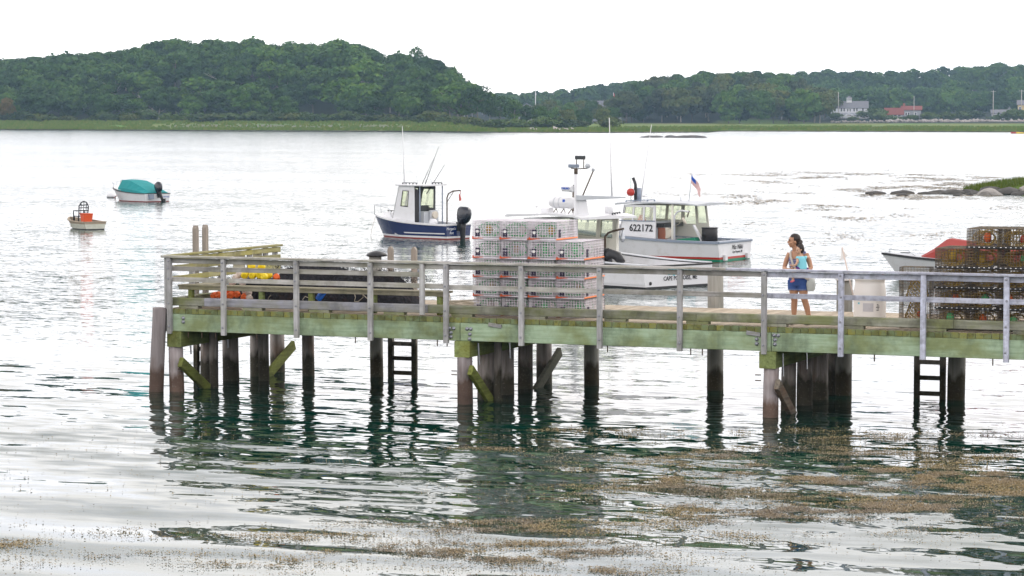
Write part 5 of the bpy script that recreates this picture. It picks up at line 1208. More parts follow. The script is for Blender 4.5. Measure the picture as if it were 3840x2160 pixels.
def outboard(o, loc, size=1.0, tilt=0.0, cowl='gloss_black'):
    e = bpy.data.objects.new('outboard_motor', None); COL.objects.link(e); e.parent = o; e.location = loc; e.rotation_euler = (0, tilt, 0); e.scale = (size,) * 3
    m = MB(); rs = []
    for z, lx, ly, cx in ((.12, .17, .12, -.20), (.2, .25, .17, -.23), (.34, .30, .20, -.26), (.50, .31, .21, -.28), (.64, .29, .195, -.28), (.74, .22, .15, -.26), (.78, .12, .09, -.24)):
        rs.append([(cx + lx * (abs(math.cos(q)) ** .75) * math.copysign(1, math.cos(q)), ly * (abs(math.sin(q)) ** .75) * math.copysign(1, math.sin(q)), z) for q in [2 * math.pi * k / 16 for k in range(16)]])
    m.rings(rs); m.build('cowl', M[cowl], e)
    m = MB(); rs = []
    for z, lx, ly, cx in ((.13, .15, .10, -.20), (-.1, .13, .075, -.20), (-.5, .12, .05, -.2), (-.62, .15, .04, -.22), (-.8, .10, .025, -.2)):
        rs.append([(cx + lx * math.cos(q), ly * math.sin(q), z) for q in [2 * math.pi * k / 12 for k in range(12)]])
    m.rings(rs[::-1]); m.box((-.28, 0, -.56), (.42, .2, .015)); m.tube([(-.02, 0, -.66), (-.12, 0, -.66), (-.36, 0, -.66), (-.42, 0, -.66)], [.01, .055, .055, .03], 10); m.build('leg', M['black'], e)
    m = MB(); m.box((-.03, 0, .0), (.16, .22, .34)); m.build('bracket', M['black'], e)
    m = MB()
    for k in range(3):
        a = 2 * math.pi * k / 3; m.box((-.40, .09 * math.cos(a), -.66 + .09 * math.sin(a)), (.02, .10, .13), Euler((a, .0, .5)).to_matrix())
    m.build('propeller', M['black'], e); return e
def whip(o, base, top, r=.022, mat='white_paint', name='antenna'):
    m = MB(); b, t = Vector(base), Vector(top); m.tube([b, b.lerp(t, .35), t], [r * 1.5, r, r * .5], 6); return m.build(name, M[mat], o)
def bar(o, pts, r, mat, name, n=8):
    m = MB(); m.tube(pts, r, n); return m.build(name, M[mat], o)
def plate(o, name, P, wins, mat, th=.04, glassmat='glass', frame=None):
    """wall panel with window openings; panes are its children"""
    m = MB(); m.wall(P, wins, th); w_ = m.build(name, M[mat], o); P = [Vector(p) for p in P]
    B_ = lambda u, v: P[0] * (1 - u) * (1 - v) + P[1] * u * (1 - v) + P[2] * u * v + P[3] * (1 - u) * v
    nr = (P[1] - P[0]).cross(P[3] - P[0]).normalized()
    for u0, u1, v0, v1 in wins:
        q = [B_(u0, v0), B_(u1, v0), B_(u1, v1), B_(u0, v1)]
        if glassmat: pane('window_pane', [p - nr * th * .5 for p in q], M[glassmat], w_, .006)
        if frame:
            f = MB()
            for i in range(4):
                a, b = q[i], q[(i + 1) % 4]; f.tube([a + nr * .004, b + nr * .004], .018, 4)
            f.build('window_frame', M[frame], w_)
    return w_
def hauler(o, c, r, axis='y', mat='wheel'):
    m = MB(); m.lathe([(r * .3, -.05), (r * .9, -.06), (r, -.05), (r * .82, -.01), (r * .82, .01), (r, .05), (r * .9, .06), (r * .3, .05)], n=20); w_ = m.build('pot_hauler', M[mat], o); w_.location = c; w_.rotation_euler = (R_(90), 0, 0) if axis == 'y' else (0, R_(90), 0)
    m = MB(); m.lathe([(r * .22, .05), (r * .22, .085), (r * .1, .09)], n=10); h = m.build('hub', M['darkin'], w_); return w_
def cleat_rail(o, a, b, z, n=4, mat='black', name='roof_handrail'):
    """grab rail standing on short feet"""
    a, b = Vector(a), Vector(b); m = MB(); m.tube([a + Vector((0, 0, z)), b + Vector((0, 0, z))], .018, 6)
    for k in range(n): p = a.lerp(b, k / (n - 1)); m.box(p + Vector((0, 0, z / 2)), (.05, .03, z))
    return m.build(name, M[mat], o)

# ---------------------------------------------------------------- navy outboard lobster boat
H1 = Hull(4.95, 1.85, .62, .98, .90, .55, .3, 2.3)
b1 = boat_at('motorboat', 'navy blue outboard boat with a small white wheelhouse', on_z(1126, 603, 0), 40, H1.bc(0))
H1.build(b1, [(.05, 0), (.13, 1), (None, 2)], [M['red_bottom'], M['white_paint'], M['navy']])
H1.gunwale(b1, 'white_paint', .13, .045); H1.foredeck(b1, .60, 'white_paint', .03, .12); H1.cockpit(b1, .64, 'lightgrey', .1, .13)
H1.strip(b1, 'rub_strake', .02, .52, .25, .05, 'white_paint'); 
cx0, cx1, ct = 1.95, 3.25, 2.86; yw = .70; zr = 2.28
def shz(x): return H1.hs(x / H1.L) + .02
port = [(cx1, yw, shz(cx1)), (cx0, yw, shz(cx0)), (cx0, yw, zr), (ct, yw, zr)]
plate(b1, 'cabin_side', port, [(.30, .66, .42, .86)], 'white_paint', .03, 'glass', 'black')
stb = [(cx0, -yw, shz(cx0)), (cx1, -yw, shz(cx1)), (ct, -yw, zr), (cx0, -yw, zr)]
plate(b1, 'cabin_side', stb, [(.10, .78, .36, .90)], 'midgrey', .03, 'glass', 'black')
plate(b1, 'windscreen', [(cx1, -yw, shz(cx1) + .05), (cx1, yw, shz(cx1) + .05), (ct, yw, zr), (ct, -yw, zr)], [(.06, .47, .36, .92), (.53, .94, .36, .92)], 'midgrey', .03, 'glass', 'black')
m = MB(); m.chbox((2.18, 0, zr + .035), (1.62, 1.58, .07), .03); m.build('roof', M['white_paint'], b1)
m = MB(); m.wall([(3.25, .55, shz(3.25) - .02), (3.25, .55, shz(3.25) + .38), (3.25, -.55, shz(3.25) + .38), (3.25, -.55, shz(3.25) - .02)], (), .02)
m = MB(); rs = []
for x, b_, h_ in ((3.22, .66, .34), (3.7, .55, .32), (4.15, .34, .22), (4.3, .22, .04)):
    z0 = shz(x) - .05; rs.append([(x, b_, z0), (x, b_ * .85, z0 + h_), (x, -b_ * .85, z0 + h_), (x, -b_, z0)])
m.rings(rs, 0, True, False); m.build('trunk_cabin', M['white_paint'], b1)
cleat_rail(b1, (3.3, .3, shz(3.3) + .28), (3.9, .25, shz(3.7) + .28), .06, 4); cleat_rail(b1, (2.85, .45, zr + .07), (2.0, .5, zr + .07), .06, 5); cleat_rail(b1, (2.0, -.55, zr + .07), (1.45, -.55, zr + .07), .06, 4)
bar(b1, [(4.75, .22, shz(4.75)), (4.78, .2, shz(4.7) + .42), (4.2, .48, shz(4.2) + .46), (3.5, .62, shz(3.5) + .45), (3.35, .64, shz(3.35) + .1)], .013, 'steel', 'bow_rail')
bar(b1, [(4.75, -.22, shz(4.75)), (4.78, -.2, shz(4.7) + .42), (4.2, -.48, shz(4.2) + .46), (3.5, -.62, shz(3.5) + .45)], .013, 'steel', 'bow_rail'); bar(b1, [(4.78, .2, shz(4.7) + .42), (4.78, -.2, shz(4.7) + .42)], .013, 'steel', 'bow_rail')
bar(b1, [(1.62, yw, .15), (1.62, yw, zr + .02)], .028, 'grey_paint', 'roof_post'); bar(b1, [(1.55, -yw, .15), (1.55, -yw, zr + .02)], .028, 'grey_paint', 'roof_post')
m = MB(); m.box((2.05, -.25, .62), (.5, .95, 1.05)); m.build('console', M['lightgrey'], b1); m = MB(); m.box((2.5, -.1, 1.25), (.3, 1.2, .3)); m.build('dashboard', M['darkin'], b1)
m = MB(); m.wall([(cx0 + .02, yw - .06, .2), (cx0 - .02, yw - .30, .5), (cx0 - .02, yw - .25, 2.1), (cx0 + .02, yw - .04, 2.2)], (), .02); m.build('curtain', M['black'], b1)
hauler(b1, (1.62, -.28, 1.0), .17, 'x'); m = MB(); m.chbox((1.72, -.28, .98), (.12, .42, .46), .04); m.build('hauler_housing', M['lightgrey'], b1)
m = MB(); m.ball((1.25, .25, .68), .2, 12); m.build('fender', M['white_paint'], b1)
bar(b1, [(1.35, -.78, .5), (1.35, -.78, 1.75), (1.28, -.80, 1.93), (1.05, -.84, 2.05), (.65, -.9, 2.08)], .03, 'iron', 'davit_arm'); bar(b1, [(1.35, -.78, 1.55), (1.02, -.84, 2.03)], .016, 'iron', 'davit_strut')
m = MB(); m.box((.70, -.9, 1.78), (.06, .10, .30), Euler((0, .15, 0)).to_matrix(), 0, .5); m.tube([(.66, -.9, 2.07), (.67, -.9, 1.92)], .012, 6); m.build('snatch_block', M['red'], b1)
whip(b1, (2.75, .45, zr + .07), (2.82, .5, zr + 2.6)); 
for k, (x, y, h) in enumerate(((2.1, .3, 1.2), (2.0, .15, 1.75), (1.9, -.05, .95))): whip(b1, (x, y, zr - .35), (x - .45 - .25 * k * .3, y - .55, zr + h), .016, 'black', 'fishing_rod')
for x, y in ((2.2, .2), (2.0, -.1), (1.85, -.3)): bar(b1, [(x, y, zr + .07), (x, y, zr + .26)], .012, 'steel', 'roof_light')
m = MB(); m.box((2.9, .3, zr + .02), (.14, .18, .06)); m.build('horn', M['steel'], b1)
outboard(b1, (-.02, 0, .55), 1.12)
lettering("Morgan's", .16, M['letter_white'], b1, (-.006, .50, .46), (0, -1, 0), (0, 0, 1), shear=.2); lettering('Roc', .17, M['letter_white'], b1, (-.006, .46, .28), (0, -1, 0), (0, 0, 1), shear=.2)
bar(b1, [(4.9, 0, .85), (5.0, .15, .3), (5.02, .2, -.1)], .010, 'rope', 'mooring_line')

# ---------------------------------------------------------------- white lobster boat with number
H2 = Hull(8.2, 3.15, .68, 1.25, .93, .7, .5, 2.2)
b2 = boat_at('lobster_boat', 'white lobster boat with a red and green waterline stripe and black number', on_z(1812, 658, 0), 30, H2.bc(0))
H2.build(b2, [(.07, 0), (.15, 1), (None, 2)], [M['green_bottom'], M['red'], M['white_paint']])
H2.gunwale(b2, 'grey_paint', .26, .05, .04); H2.foredeck(b2, .54, 'lightgrey', .03, .05); H2.cockpit(b2, .56, 'lightgrey', .05, .26)
s2 = lambda x: H2.hs(min(1, x / H2.L)) + .04
y2 = 1.18; a0, a1, at_ = 2.72, 4.25, 4.05; zr = 2.02
plate(b2, 'cabin_side', [(a1, y2, s2(a1)), (a0, y2, s2(a0)), (a0, y2, zr), (at_, y2, zr)], [(.05, .30, .50, .94), (.35, .62, .50, .94), (.67, .93, .50, .94)], 'white_paint', .05)
plate(b2, 'cabin_side', [(a0, -y2, s2(a0)), (a1, -y2, s2(a1)), (at_, -y2, zr), (a0, -y2, zr)], [(.06, .46, .50, .93), (.54, .94, .50, .93)], 'cream_paint', .05)
plate(b2, 'windscreen', [(a1, -y2, s2(a1)), (a1, y2, s2(a1)), (at_, y2, zr), (at_, -y2, zr)], [(.05, .32, .55, .93), (.36, .64, .55, .93), (.68, .95, .55, .93)], 'white_paint', .05)
m = MB(); rs = []
for x, b_, h_ in ((4.30, 1.12, .46), (5.2, 1.02, .42), (6.2, .74, .32), (7.0, .4, .18), (7.2, .25, .02)):
    z0 = s2(x) - .06; rs.append([(x, b_, z0), (x, b_ * .93, z0 + h_), (x, 0, z0 + h_ + .06), (x, -b_ * .93, z0 + h_), (x, -b_, z0)])
m.rings(rs, 0, True, False); m.build('trunk_cabin', M['white_paint'], b2)
m = MB(); rs = []
for x, z in ((4.4, zr + .0), (4.3, zr + .03), (2.6, zr + .08), (1.4, zr + .05), (1.0, zr + .0)):
    hw_ = 1.25 - (.04 if x < 1.2 else 0); rs.append([(x, -hw_, z), (x, -hw_, z + .05), (x, 0, z + .10), (x, hw_, z + .05), (x, hw_, z)])
m.rings(rs, 0, True, False); m.build('roof', M['lightgrey'], b2)
m = MB(); m.box((2.75, y2 - .01, (s2(2.75) + zr) / 2 - .3), (.2, .06, zr - s2(2.75) - .3)); m.build('cabin_trim', M['grey_paint'], b2) if False else None
plate(b2, 'starboard_shelter', [(1.55, -y2, s2(1.55)), (a0, -y2, s2(a0)), (a0, -y2, zr + .03), (1.75, -y2, zr + .03)], [(.08, .40, .42, .92), (.50, .94, .38, .92)], 'cream_paint', .05)
bar(b2, [(2.02, y2 - .02, .1), (2.02, y2 - .02, zr + .06)], .045, 'cream_paint', 'roof_post')
m = MB(); m.box((3.1, 0, .75), (.25, 2.0, 1.3)); m.build('bulkhead', M['lightgrey'], b2); m = MB(); m.box((2.85, -.2, 1.25), (.4, 1.6, .14)); m.build('instrument_shelf', M['darkin'], b2)
hauler(b2, (2.42, .80, .98), .21, 'y'); m = MB(); m.chbox((2.62, .78, .92), (.34, .2, .5), .04); m.build('hauler_housing', M['brick'], b2)
bar(b2, [(1.92, y2 + .02, .7), (1.92, y2 + .02, 1.65), (1.78, y2 + .05, 1.80), (1.55, y2 + .15, 1.85), (1.12, y2 + .4, 1.82)], .035, 'white_paint', 'davit_arm'); bar(b2, [(1.12, y2 + .4, 1.86), (1.20, y2 + .4, 1.62)], .02, 'iron', 'davit_hook')
m = MB(); m.ball((1.33, y2 + .38, 1.48), .11, 8, 0, (.5, .5, 1.5), Euler((0, .6, 0)).to_matrix()); m.build('snatch_block', M['wheel'], b2)
bar(b2, [(1.12, y2 + .4, 1.82), (1.7, y2 + .1, 1.35), (2.3, y2 - .1, 1.1)], .008, 'rope', 'hauling_line')
cleat_rail(b2, (4.1, .9, zr + .08), (2.9, .9, zr + .13), .07, 5, 'grey_paint'); cleat_rail(b2, (6.2, .55, s2(6.2) + .28), (4.6, .9, s2(4.6) + .40), .07, 6, 'grey_paint')
bar(b2, [(3.85, .45, zr + .1), (3.85, .45, zr + .62)], .14, 'grey_paint', 'exhaust_stack', 12); bar(b2, [(3.85, .62, zr + .1), (3.85, .62, zr + .75), (3.95, .62, zr + 1.0)], .06, 'black', 'exhaust_pipe')
m = MB(); m.ball((4.0, .72, zr + .46), .16, 10); m.build('buoy', M['red'], b2); m = MB(); m.ball((3.94, .60, zr + .47), .13, 8); m.build('buoy', M['white_paint'], b2)
whip(b2, (3.75, .4, zr + .1), (3.45, .1, zr + 3.0)); whip(b2, (4.0, .7, zr + .1), (4.02, .7, zr + 1.1), .01, 'green_bottom')
for x, h in ((3.55, .32), (3.4, .3)): bar(b2, [(x, .5, zr + .1), (x, .5, zr + h)], .015, 'white_paint', 'roof_light')
m = MB(); m.lathe([(.10, 0), (.11, .03), (.09, .05)], (3.5, .5, zr + .3), 10); m.build('gps_dome', M['white_paint'], b2); bar(b2, [(2.1, .3, zr + .1), (2.1, .3, zr + .3)], .02, 'steel', 'roof_light')
bar(b2, [(1.75, .35, zr + .1), (1.62, .35, zr + 1.2)], .014, 'steel', 'flagstaff')
# flag: stripes and canton as coloured cloth
m = MB(); rows, colsn = 13, 10; fw, fh = .62, .34; vs = []
for r in range(rows + 1):
    for c_ in range(colsn + 1):
        u, v = c_ / colsn, r / rows; dx = -u * .30 + .02 * math.sin(u * 9); dz = -u * fw * .92 - v * fh * .45
        vs.append((1.62 + dx - v * fh * .35 * 0 + .02 * v, .35 - .18 * u + .05 * math.sin(u * 7 + v * 2) + .0 * v, zr + 1.17 + dz - v * .16))
fs, fm = [], []
for r in range(rows):
    for c_ in range(colsn): fs.append((r * (colsn + 1) + c_, r * (colsn + 1) + c_ + 1, (r + 1) * (colsn + 1) + c_ + 1, (r + 1) * (colsn + 1) + c_)); fm.append(2 if (r < 7 and c_ < 4) else (0 if r % 2 == 0 else 1))
b0 = len(m.v); m.add(vs, [], 0); m.f += fs; m.m += fm; m.s += [False] * len(fs); m.build('flag', [M['red'], M['tagmat'], M['letter_blue']], b2)
m = MB(); m.lathe([(.26, 0), (.30, .02), (.30, .56), (.28, .58), (.27, .55), (.25, .06)], (1.0, .1, .62), 20); o_ = thing('bait_barrel', 'black plastic drum standing in the cockpit of the numbered white boat', 'barrel', b2.location, b2.rotation_euler.z); m.build('drum', M['black'], o_)
m = MB(); m.lathe([(.302, .0), (.315, .02), (.315, .04), (.302, .05)], (1.0, .1, 1.15), 20); m.build('rim', M['black'], o_)
m = MB(); m.box((1.42, .2, .95), (.05, .16, .75), Euler((0, .55, 0)).to_matrix()); m.build('board', M['white_paint'], b2)
m = MB(); m.chbox((1.75, .35, .72), (.75, .5, .14), .04, Euler((0, .1, 0)).to_matrix()); m.build('crate_lid', M['green_bottom'], b2)
m = MB(); m.box((5.0, 0, 0), (.01, .01, .01)) if False else None
m = MB(); m.tube([(3.7, .35, 1.0), (3.72, .38, 1.35), (3.7, .36, 1.62)], [.16, .2, .1], 8); m.build('oilskin', M['orange'], b2)
for nm, u in (('622172', 3.32),):
    lettering(nm, .36, M['letter'], b2, (u, y2 + .012, s2(u) + .34), (-1, 0, 0), (0, 0, 1), sx=.92, bold=.008)
m = MB(); m.chbox((3.48, y2 + .012, s2(3.6) + .60), (1.5, .03, .035), .006); m.build('cabin_trim', M['grey_paint'], b2)
lettering('Miss Nikki', .25, M['letter'], b2, (-.008, -.18, .48), (0, -1, 0), (0, 0, 1), shear=.35, sx=.9); lettering('Cape Porpoise, ME', .125, M['letter'], b2, (-.008, -.18, .31), (0, -1, 0), (0, 0, 1), shear=.35, sx=.9)
for y in (.95, -.98): m = MB(); m.box((-.06, y, .13), (.10, .2, .2)); m.build('trim_tab', M['white_paint'], b2)
bar(b2, [(.12, .0, .72), (.12, .1, .77), (.12, .2, .72)], .012, 'steel', 'ring')

# ---------------------------------------------------------------- white lobster boat close behind the pier
H3 = Hull(9.0, 3.3, .69, 1.45, .97, .8, .6, 2.2, .93)
b3 = boat_at('lobster_boat', 'large white lobster boat with turquoise name on its wide transom and tall mast', on_z(1624, 728, 0), 46, H3.bc(0))
H3.build(b3, [(-.03, 0), (.06, 1), (None, 2)], [M['green_bottom'], M['black'], M['white_paint']])
H3.gunwale(b3, 'black', .05, .03, .03); H3.foredeck(b3, .52, 'white_paint', .03, .06); H3.cockpit(b3, .54, 'white_paint', .1, .24)
for side in (1, -1):
    m = MB(); rs = []
    for i in range(13):
        t = .54 * i / 12; z = H3.hs(t) + .034; x = H3.x(t, H3.hs(t)); b_ = H3.bs(t); rs.append([(x, side * (b_ - .02), z), (x, side * (b_ - .02), z + .03), (x, side * (b_ - .28), z + .03), (x, side * (b_ - .28), z)])
    m.rings(rs, 0, True, False); m.build('washboard', M['lightgrey'], b3)
s3 = lambda x: H3.hs(min(1, x / H3.L)) + .03
y3 = 1.14; a0, a1, at_ = 4.3, 6.0, 5.75; zr = 2.05
plate(b3, 'cabin_side', [(a1, y3, s3(a1)), (a0, y3, s3(a0)), (a0, y3, zr), (at_, y3, zr)], [(.08, .46, .48, .90), (.54, .92, .48, .90)], 'white_paint', .05, 'glass', 'black')
plate(b3, 'cabin_side', [(a0 - .6, -y3, s3(a0)), (a1, -y3, s3(a1)), (at_, -y3, zr), (a0 - .6, -y3, zr)], [(.10, .36, .40, .92), (.44, .90, .40, .92)], 'cream_paint', .05, 'glass', 'black')
plate(b3, 'windscreen', [(a1, -y3, s3(a1)), (a1, y3, s3(a1)), (at_, y3, zr), (at_, -y3, zr)], [(.05, .32, .48, .93), (.36, .64, .48, .93), (.68, .95, .48, .93)], 'white_paint', .05, 'glass', 'black')
m = MB(); rs = []
for x, z in ((6.5, zr + .02), (6.35, zr + .06), (4.6, zr + .12), (3.4, zr + .08), (3.0, zr + .01)):
    hw_ = 1.28; rs.append([(x, -hw_, z), (x, -hw_, z + .06), (x, 0, z + .12), (x, hw_, z + .06), (x, hw_, z)])
m.rings(rs, 0, True, False); m.build('roof', M['white_paint'], b3)
m = MB(); rs = []
for x, b_, h_ in ((5.95, 1.12, .5), (7.0, 1.0, .45), (8.2, .65, .3), (8.9, .3, .05)):
    z0 = s3(x) - .06; rs.append([(x, b_, z0), (x, b_ * .9, z0 + h_), (x, -b_ * .9, z0 + h_), (x, -b_, z0)])
m.rings(rs, 0, True, False); m.build('trunk_cabin', M['white_paint'], b3)
bar(b3, [(3.75, -y3 + .02, .1), (3.72, -y3 + .02, zr + .05)], .06, 'cream_paint', 'roof_post')
n0_ = set(b3.children)
rr3 = zr + .16
m = MB(); m.tube([(4.35, .95, s3(4.35)), (4.35, .95, zr + 1.45)], [.075, .06], 12); m.build('mast', M['white_paint'], b3)
m = MB(); m.tube([(4.35, .95, zr + 1.45), (4.35, .95, zr + 1.63)], .06, 10); m.build('mast_head', M['iron'], b3)
# mast lamps face the deck and the water
ZM = zr + 1.62
for c_, sz in (((4.42, .98, ZM + .09), (.34, .16, .11)), ((4.16, .95, ZM + .36), (.34, .14, .12))):
    m = MB(); m.chbox(c_, sz, .02); e = m.build('deck_light', M['darkin'] if c_[0] < 4.3 else M['grey_paint'], b3)
bar(b3, [(4.32, .95, ZM), (4.32, .95, ZM + .34)], .016, 'iron', 'light_bracket'); bar(b3, [(4.0, .95, ZM), (4.0, .95, ZM + .34)], .016, 'iron', 'light_bracket'); bar(b3, [(4.56, .97, ZM + .02), (4.3, .95, ZM), (3.86, .93, ZM + .02)], .016, 'iron', 'light_bracket')
m = MB(); m.ball((3.84, .93, ZM + .10), .09, 10); m.build('spotlight', M['lightgrey'], b3)
m = MB(); m.add([(4.3, .95, zr + .62), (2.9, .15, zr + .70), (2.9, .15, zr + .74), (4.3, .95, zr + .78), (4.24, 1.05, zr + .62), (2.84, .25, zr + .70), (2.84, .25, zr + .74), (4.24, 1.05, zr + .78)], [(0, 1, 2, 3), (7, 6, 5, 4), (3, 2, 6, 7), (0, 4, 5, 1), (1, 5, 6, 2)]); m.build('boom', M['lightgrey'], b3)
m = MB(); m.wall([(4.3, .95, zr + .1), (3.95, .75, zr + .1), (4.05, .80, zr + .7), (4.3, .95, zr + .7)], (), .05); m.build('mast_brace', M['white_paint'], b3)
whip(b3, (3.3, .38, zr + .74), (3.36, .45, zr + 3.25)); bar(b3, [(4.15, .85, zr + .75), (3.9, .62, zr + 1.55)], .022, 'iron', 'pole_light'); m = MB(); m.lathe([(.05, 0), (.055, .06), (.03, .09)], (3.9, .62, zr + 1.55), 8); m.build('pole_lamp', M['lightgrey'], b3)
# radar, raft canister
m = MB(); m.chbox((4.62, 1.0, zr + .98), (.44, .24, .18), .05); m.build('radar', M['white_paint'], b3); lettering('FURUNO', .09, M['letter_blue'], b3, (4.65, 1.126, zr + .99), (-1, 0, 0), (0, 0, 1), bold=.004); bar(b3, [(4.6, .98, zr + .9), (4.4, .96, zr + .9)], .03, 'lightgrey', 'radar_bracket')
m = MB(); m.tube([(5.72, .75, zr + .52), (5.66, .75, zr + .52), (5.5, .75, zr + .52), (4.75, .75, zr + .52), (4.58, .75, zr + .52), (4.52, .75, zr + .52)], [.05, .14, .19, .19, .14, .05], 16); rf = m.build('raft_canister', M['white_paint'], b3)
for x in (5.4, 5.18): m = MB(); m.tube([(x, .75, zr + .52), (x - .03, .75, zr + .52)], .195, 16); m.build('strap', M['lightgrey'], rf)
m = MB(); m.box((4.92, .93, zr + .58), (.10, .012, .10)); m.build('mark', M['letter_blue'], rf)
m = MB(); m.tube([(5.5, .75, zr + .50), (4.75, .75, zr + .50)], .20, 16, flat=.06); m.build('seam', M['white_paint'], rf)
for x in (5.5, 5.15, 4.8): bar(b3, [(x, .58, zr + .1), (x - .06, .75, zr + .32), (x, .92, zr + .1)], .016, 'iron', 'cradle_leg')
bar(b3, [(5.2, .15, zr + .1), (5.2, .15, zr + 1.02)], .075, 'iron', 'exhaust_pipe', 12); m = MB(); m.ball((5.2, .15, zr + 1.02), .075, 10); m.build('exhaust_cap', M['black'], b3)
m = MB(); m.chbox((5.85, .75, zr + .24), (.34, .24, .20), .07); m.build('roof_light', M['white_paint'], b3)
for c_ in b3.children:
    if c_ not in n0_:
        c_.data.transform(Matrix.Translation((-.78, 0, 0)))
        for g_ in c_.children: g_.data.transform(Matrix.Translation((-.78, 0, 0)))
for x, y in ((5.5, .8), (3.8, .2)): m = MB(); m.tube([(x, y, zr + .1), (x, y, zr + .34)], .016, 6); m.lathe([(.03, 0), (.06, .03), (.05, .05)], (x, y, zr + .34), 8); m.build('gps_antenna', M['white_paint'], b3)
m = MB(); m.lathe([(.10, 0), (.14, .02), (.15, .24), (.12, .27)], (3.35, -.35, zr + .13), 12); m.build('gps_dome', M['white_paint'], b3)
cleat_rail(b3, (3.4, -.9, zr + .14), (2.95 + .1, -.2, zr + .12), .06, 4, 'black')
m = MB(); m.box((5.2, 0, .7), (.3, 2.0, .7)); m.build('bulkhead', M['cream_paint'], b3); m = MB(); m.box((4.95, -.4, 1.06), (.35, 1.2, .10)); m.build('instrument_shelf', M['darkin'], b3)
bar(b3, [(4.1, -y3 + .2, 1.0), (4.1, -y3 + .2, 1.42), (4.0, -y3 + .15, 1.55), (3.8, -y3 + .1, 1.62), (3.45, -y3 + .0, 1.70)], .035, 'iron', 'davit_arm'); m = MB(); m.lathe([(.02, .0), (.035, -.10), (.085, -.28), (.09, -.34), (.04, -.42)], (3.48, -y3 + .02, 1.68), 10); m.build('snatch_block', M['steel'], b3)
dr = thing('bait_tote', 'black plastic tote and hose standing in the big white boat', 'tote', b3.location, b3.rotation_euler.z)
m = MB(); m.chbox((2.6, .75, .72), (.5, .45, .5), .05, None); m.chbox((2.6, .75, 1.06), (.36, .36, .2), .04); m.build('tote_body', M['black'], dr)
m = MB(); m.tube([(2.5, .8, .8), (2.25, .7, 1.0), (2.05, .6, .92), (1.9, .55, .7)], [.12, .16, .16, .12], 10); m.build('hose', M['black'], dr)
def deck_text(body, size, mat, z, y0, **k): return lettering(body, size, M[mat], b3, (-.008, y0, z), (0, -1, 0), (0, 0, 1), **k)
deck_text('EQUALIZER', .25, 'letter_teal', .49, -.18, bold=.012, sx=1.02); deck_text('CAPE PORPOISE, ME', .185, 'letter', .29, -.10, sx=.95, bold=.003)
m = MB(); m.lathe([(.028, 0), (.055, .0), (.055, .02), (.028, .02)], n=14); e = m.build('scupper', M['black'], b3); e.location = (-.004, 1.28, .17); e.rotation_euler = (0, -R_(90), 0)
H3.strip(b3, 'rub_strake', .0, .5, .16, .07, 'white_paint', 1, .02)

# ---------------------------------------------------------------- boat under a teal cover
H4 = Hull(4.7, 2.05, .52, .86, .95, .6, .25, 2.2)
b4 = boat_at('motorboat', 'white motorboat under a teal canvas cover with its outboard tilted', on_z(368, 508.5, 0), 47, H4.bc(0))
H4.build(b4, [(.05, 0), (None, 1)], [M['red_bottom'], M['white_paint']]); H4.gunwale(b4, 'black', .05, .02, .03); H4.foredeck(b4, .55, 'white_paint', .06, .12); H4.cockpit(b4, .58, 'lightgrey', .1, .12)
m = MB(); rs = []; prof = ((.35, .05, .62, .55), (.62, .12, .68, .75), (1.1, .42, .72, .90), (1.7, .78, .76, .92), (2.3, .92, .78, .90), (2.9, .80, .80, .84), (3.05, .72, .95, .72))
for x, h_, zb, b_ in ((.02, .10, .50, .90), (.35, .20, .54, .96), (.9, .42, .55, .99), (1.5, .60, .56, 1.0), (1.95, .73, .57, .98), (2.5, .77, .58, .93), (2.98, .74, .60, .86), (3.02, .70, .62, .84)):
    rs.append([(x, b_, zb), (x, b_ * .98, zb + h_ * .30), (x, b_ * .62, zb + h_ * .95), (x, 0, zb + h_), (x, -b_ * .62, zb + h_ * .95), (x, -b_ * .98, zb + h_ * .30), (x, -b_, zb)])
m.rings(rs[::-1], 0, True, False); m.build('canvas_cover', M['teal_canvas'], b4)
m = MB(); m.wall([(3.6, -.62, .80), (3.6, .62, .80), (2.97, .66, 1.32), (2.97, -.66, 1.32)], (), .01); m.build('windscreen', M['clear'], b4)
for s in (1, -1): m = MB(); P = [(3.6, s * .62, .80), (2.97, s * .80, .72), (2.97, s * .66, 1.32)]; m.add(P + [(p[0], p[1] - s * .01, p[2]) for p in P], [(0, 1, 2), (5, 4, 3)]); m.build('side_window', M['clear'], b4); bar(b4, P, .012, 'lightgrey', 'window_frame')
for s in (1, -1): bar(b4, [(4.55, s * .12, .9), (4.6, s * .14, 1.2), (4.1, s * .45, 1.15), (3.7, s * .62, .95)], .012, 'steel', 'bow_rail')
outboard(b4, (-.05, -.05, .42), .95, .55); m = MB(); m.box((-.005, .62, .40), (.02, .16, .06)); m.build('vent', M['black'], b4)
m = MB(); m.box((-.12, .55, .33), (.2, .3, .3)); m.build('swim_ladder', M['grey_paint'], b4); m = MB(); m.box((1.45, .96, .72), (.3, .1, .09)); m.build('fender', M['black'], b4) if False else None
lettering('PORPOISE', .12, M['letter_blue'], b4, (-.008, -.62, .30), (0, -1, 0), (0, 0, 1)); 
bl = thing('mooring_buoy', 'white mooring ball floating off the bow of the teal covered boat', 'buoy', on_z(280, 497.5, 0)); m = MB(); m.ball((0, 0, .12), .28, 14, 0, (1.1, 1.1, .95)); m.build('ball', M['white_paint'], bl)
m = MB(); m.tube([on_z(287, 498, .12) - Vector(bl.location), on_z(290, 496, .05) - Vector(bl.location), on_z(293, 492, .4) - Vector(bl.location)], .02, 6); m.build('pennant_line', M['red'], bl)
m = MB(); m.lathe([(.285, 0), (.30, .02), (.30, .05), (.285, .07)], (0, 0, .02), 14); m.build('waterline_band', M['darkin'], bl)

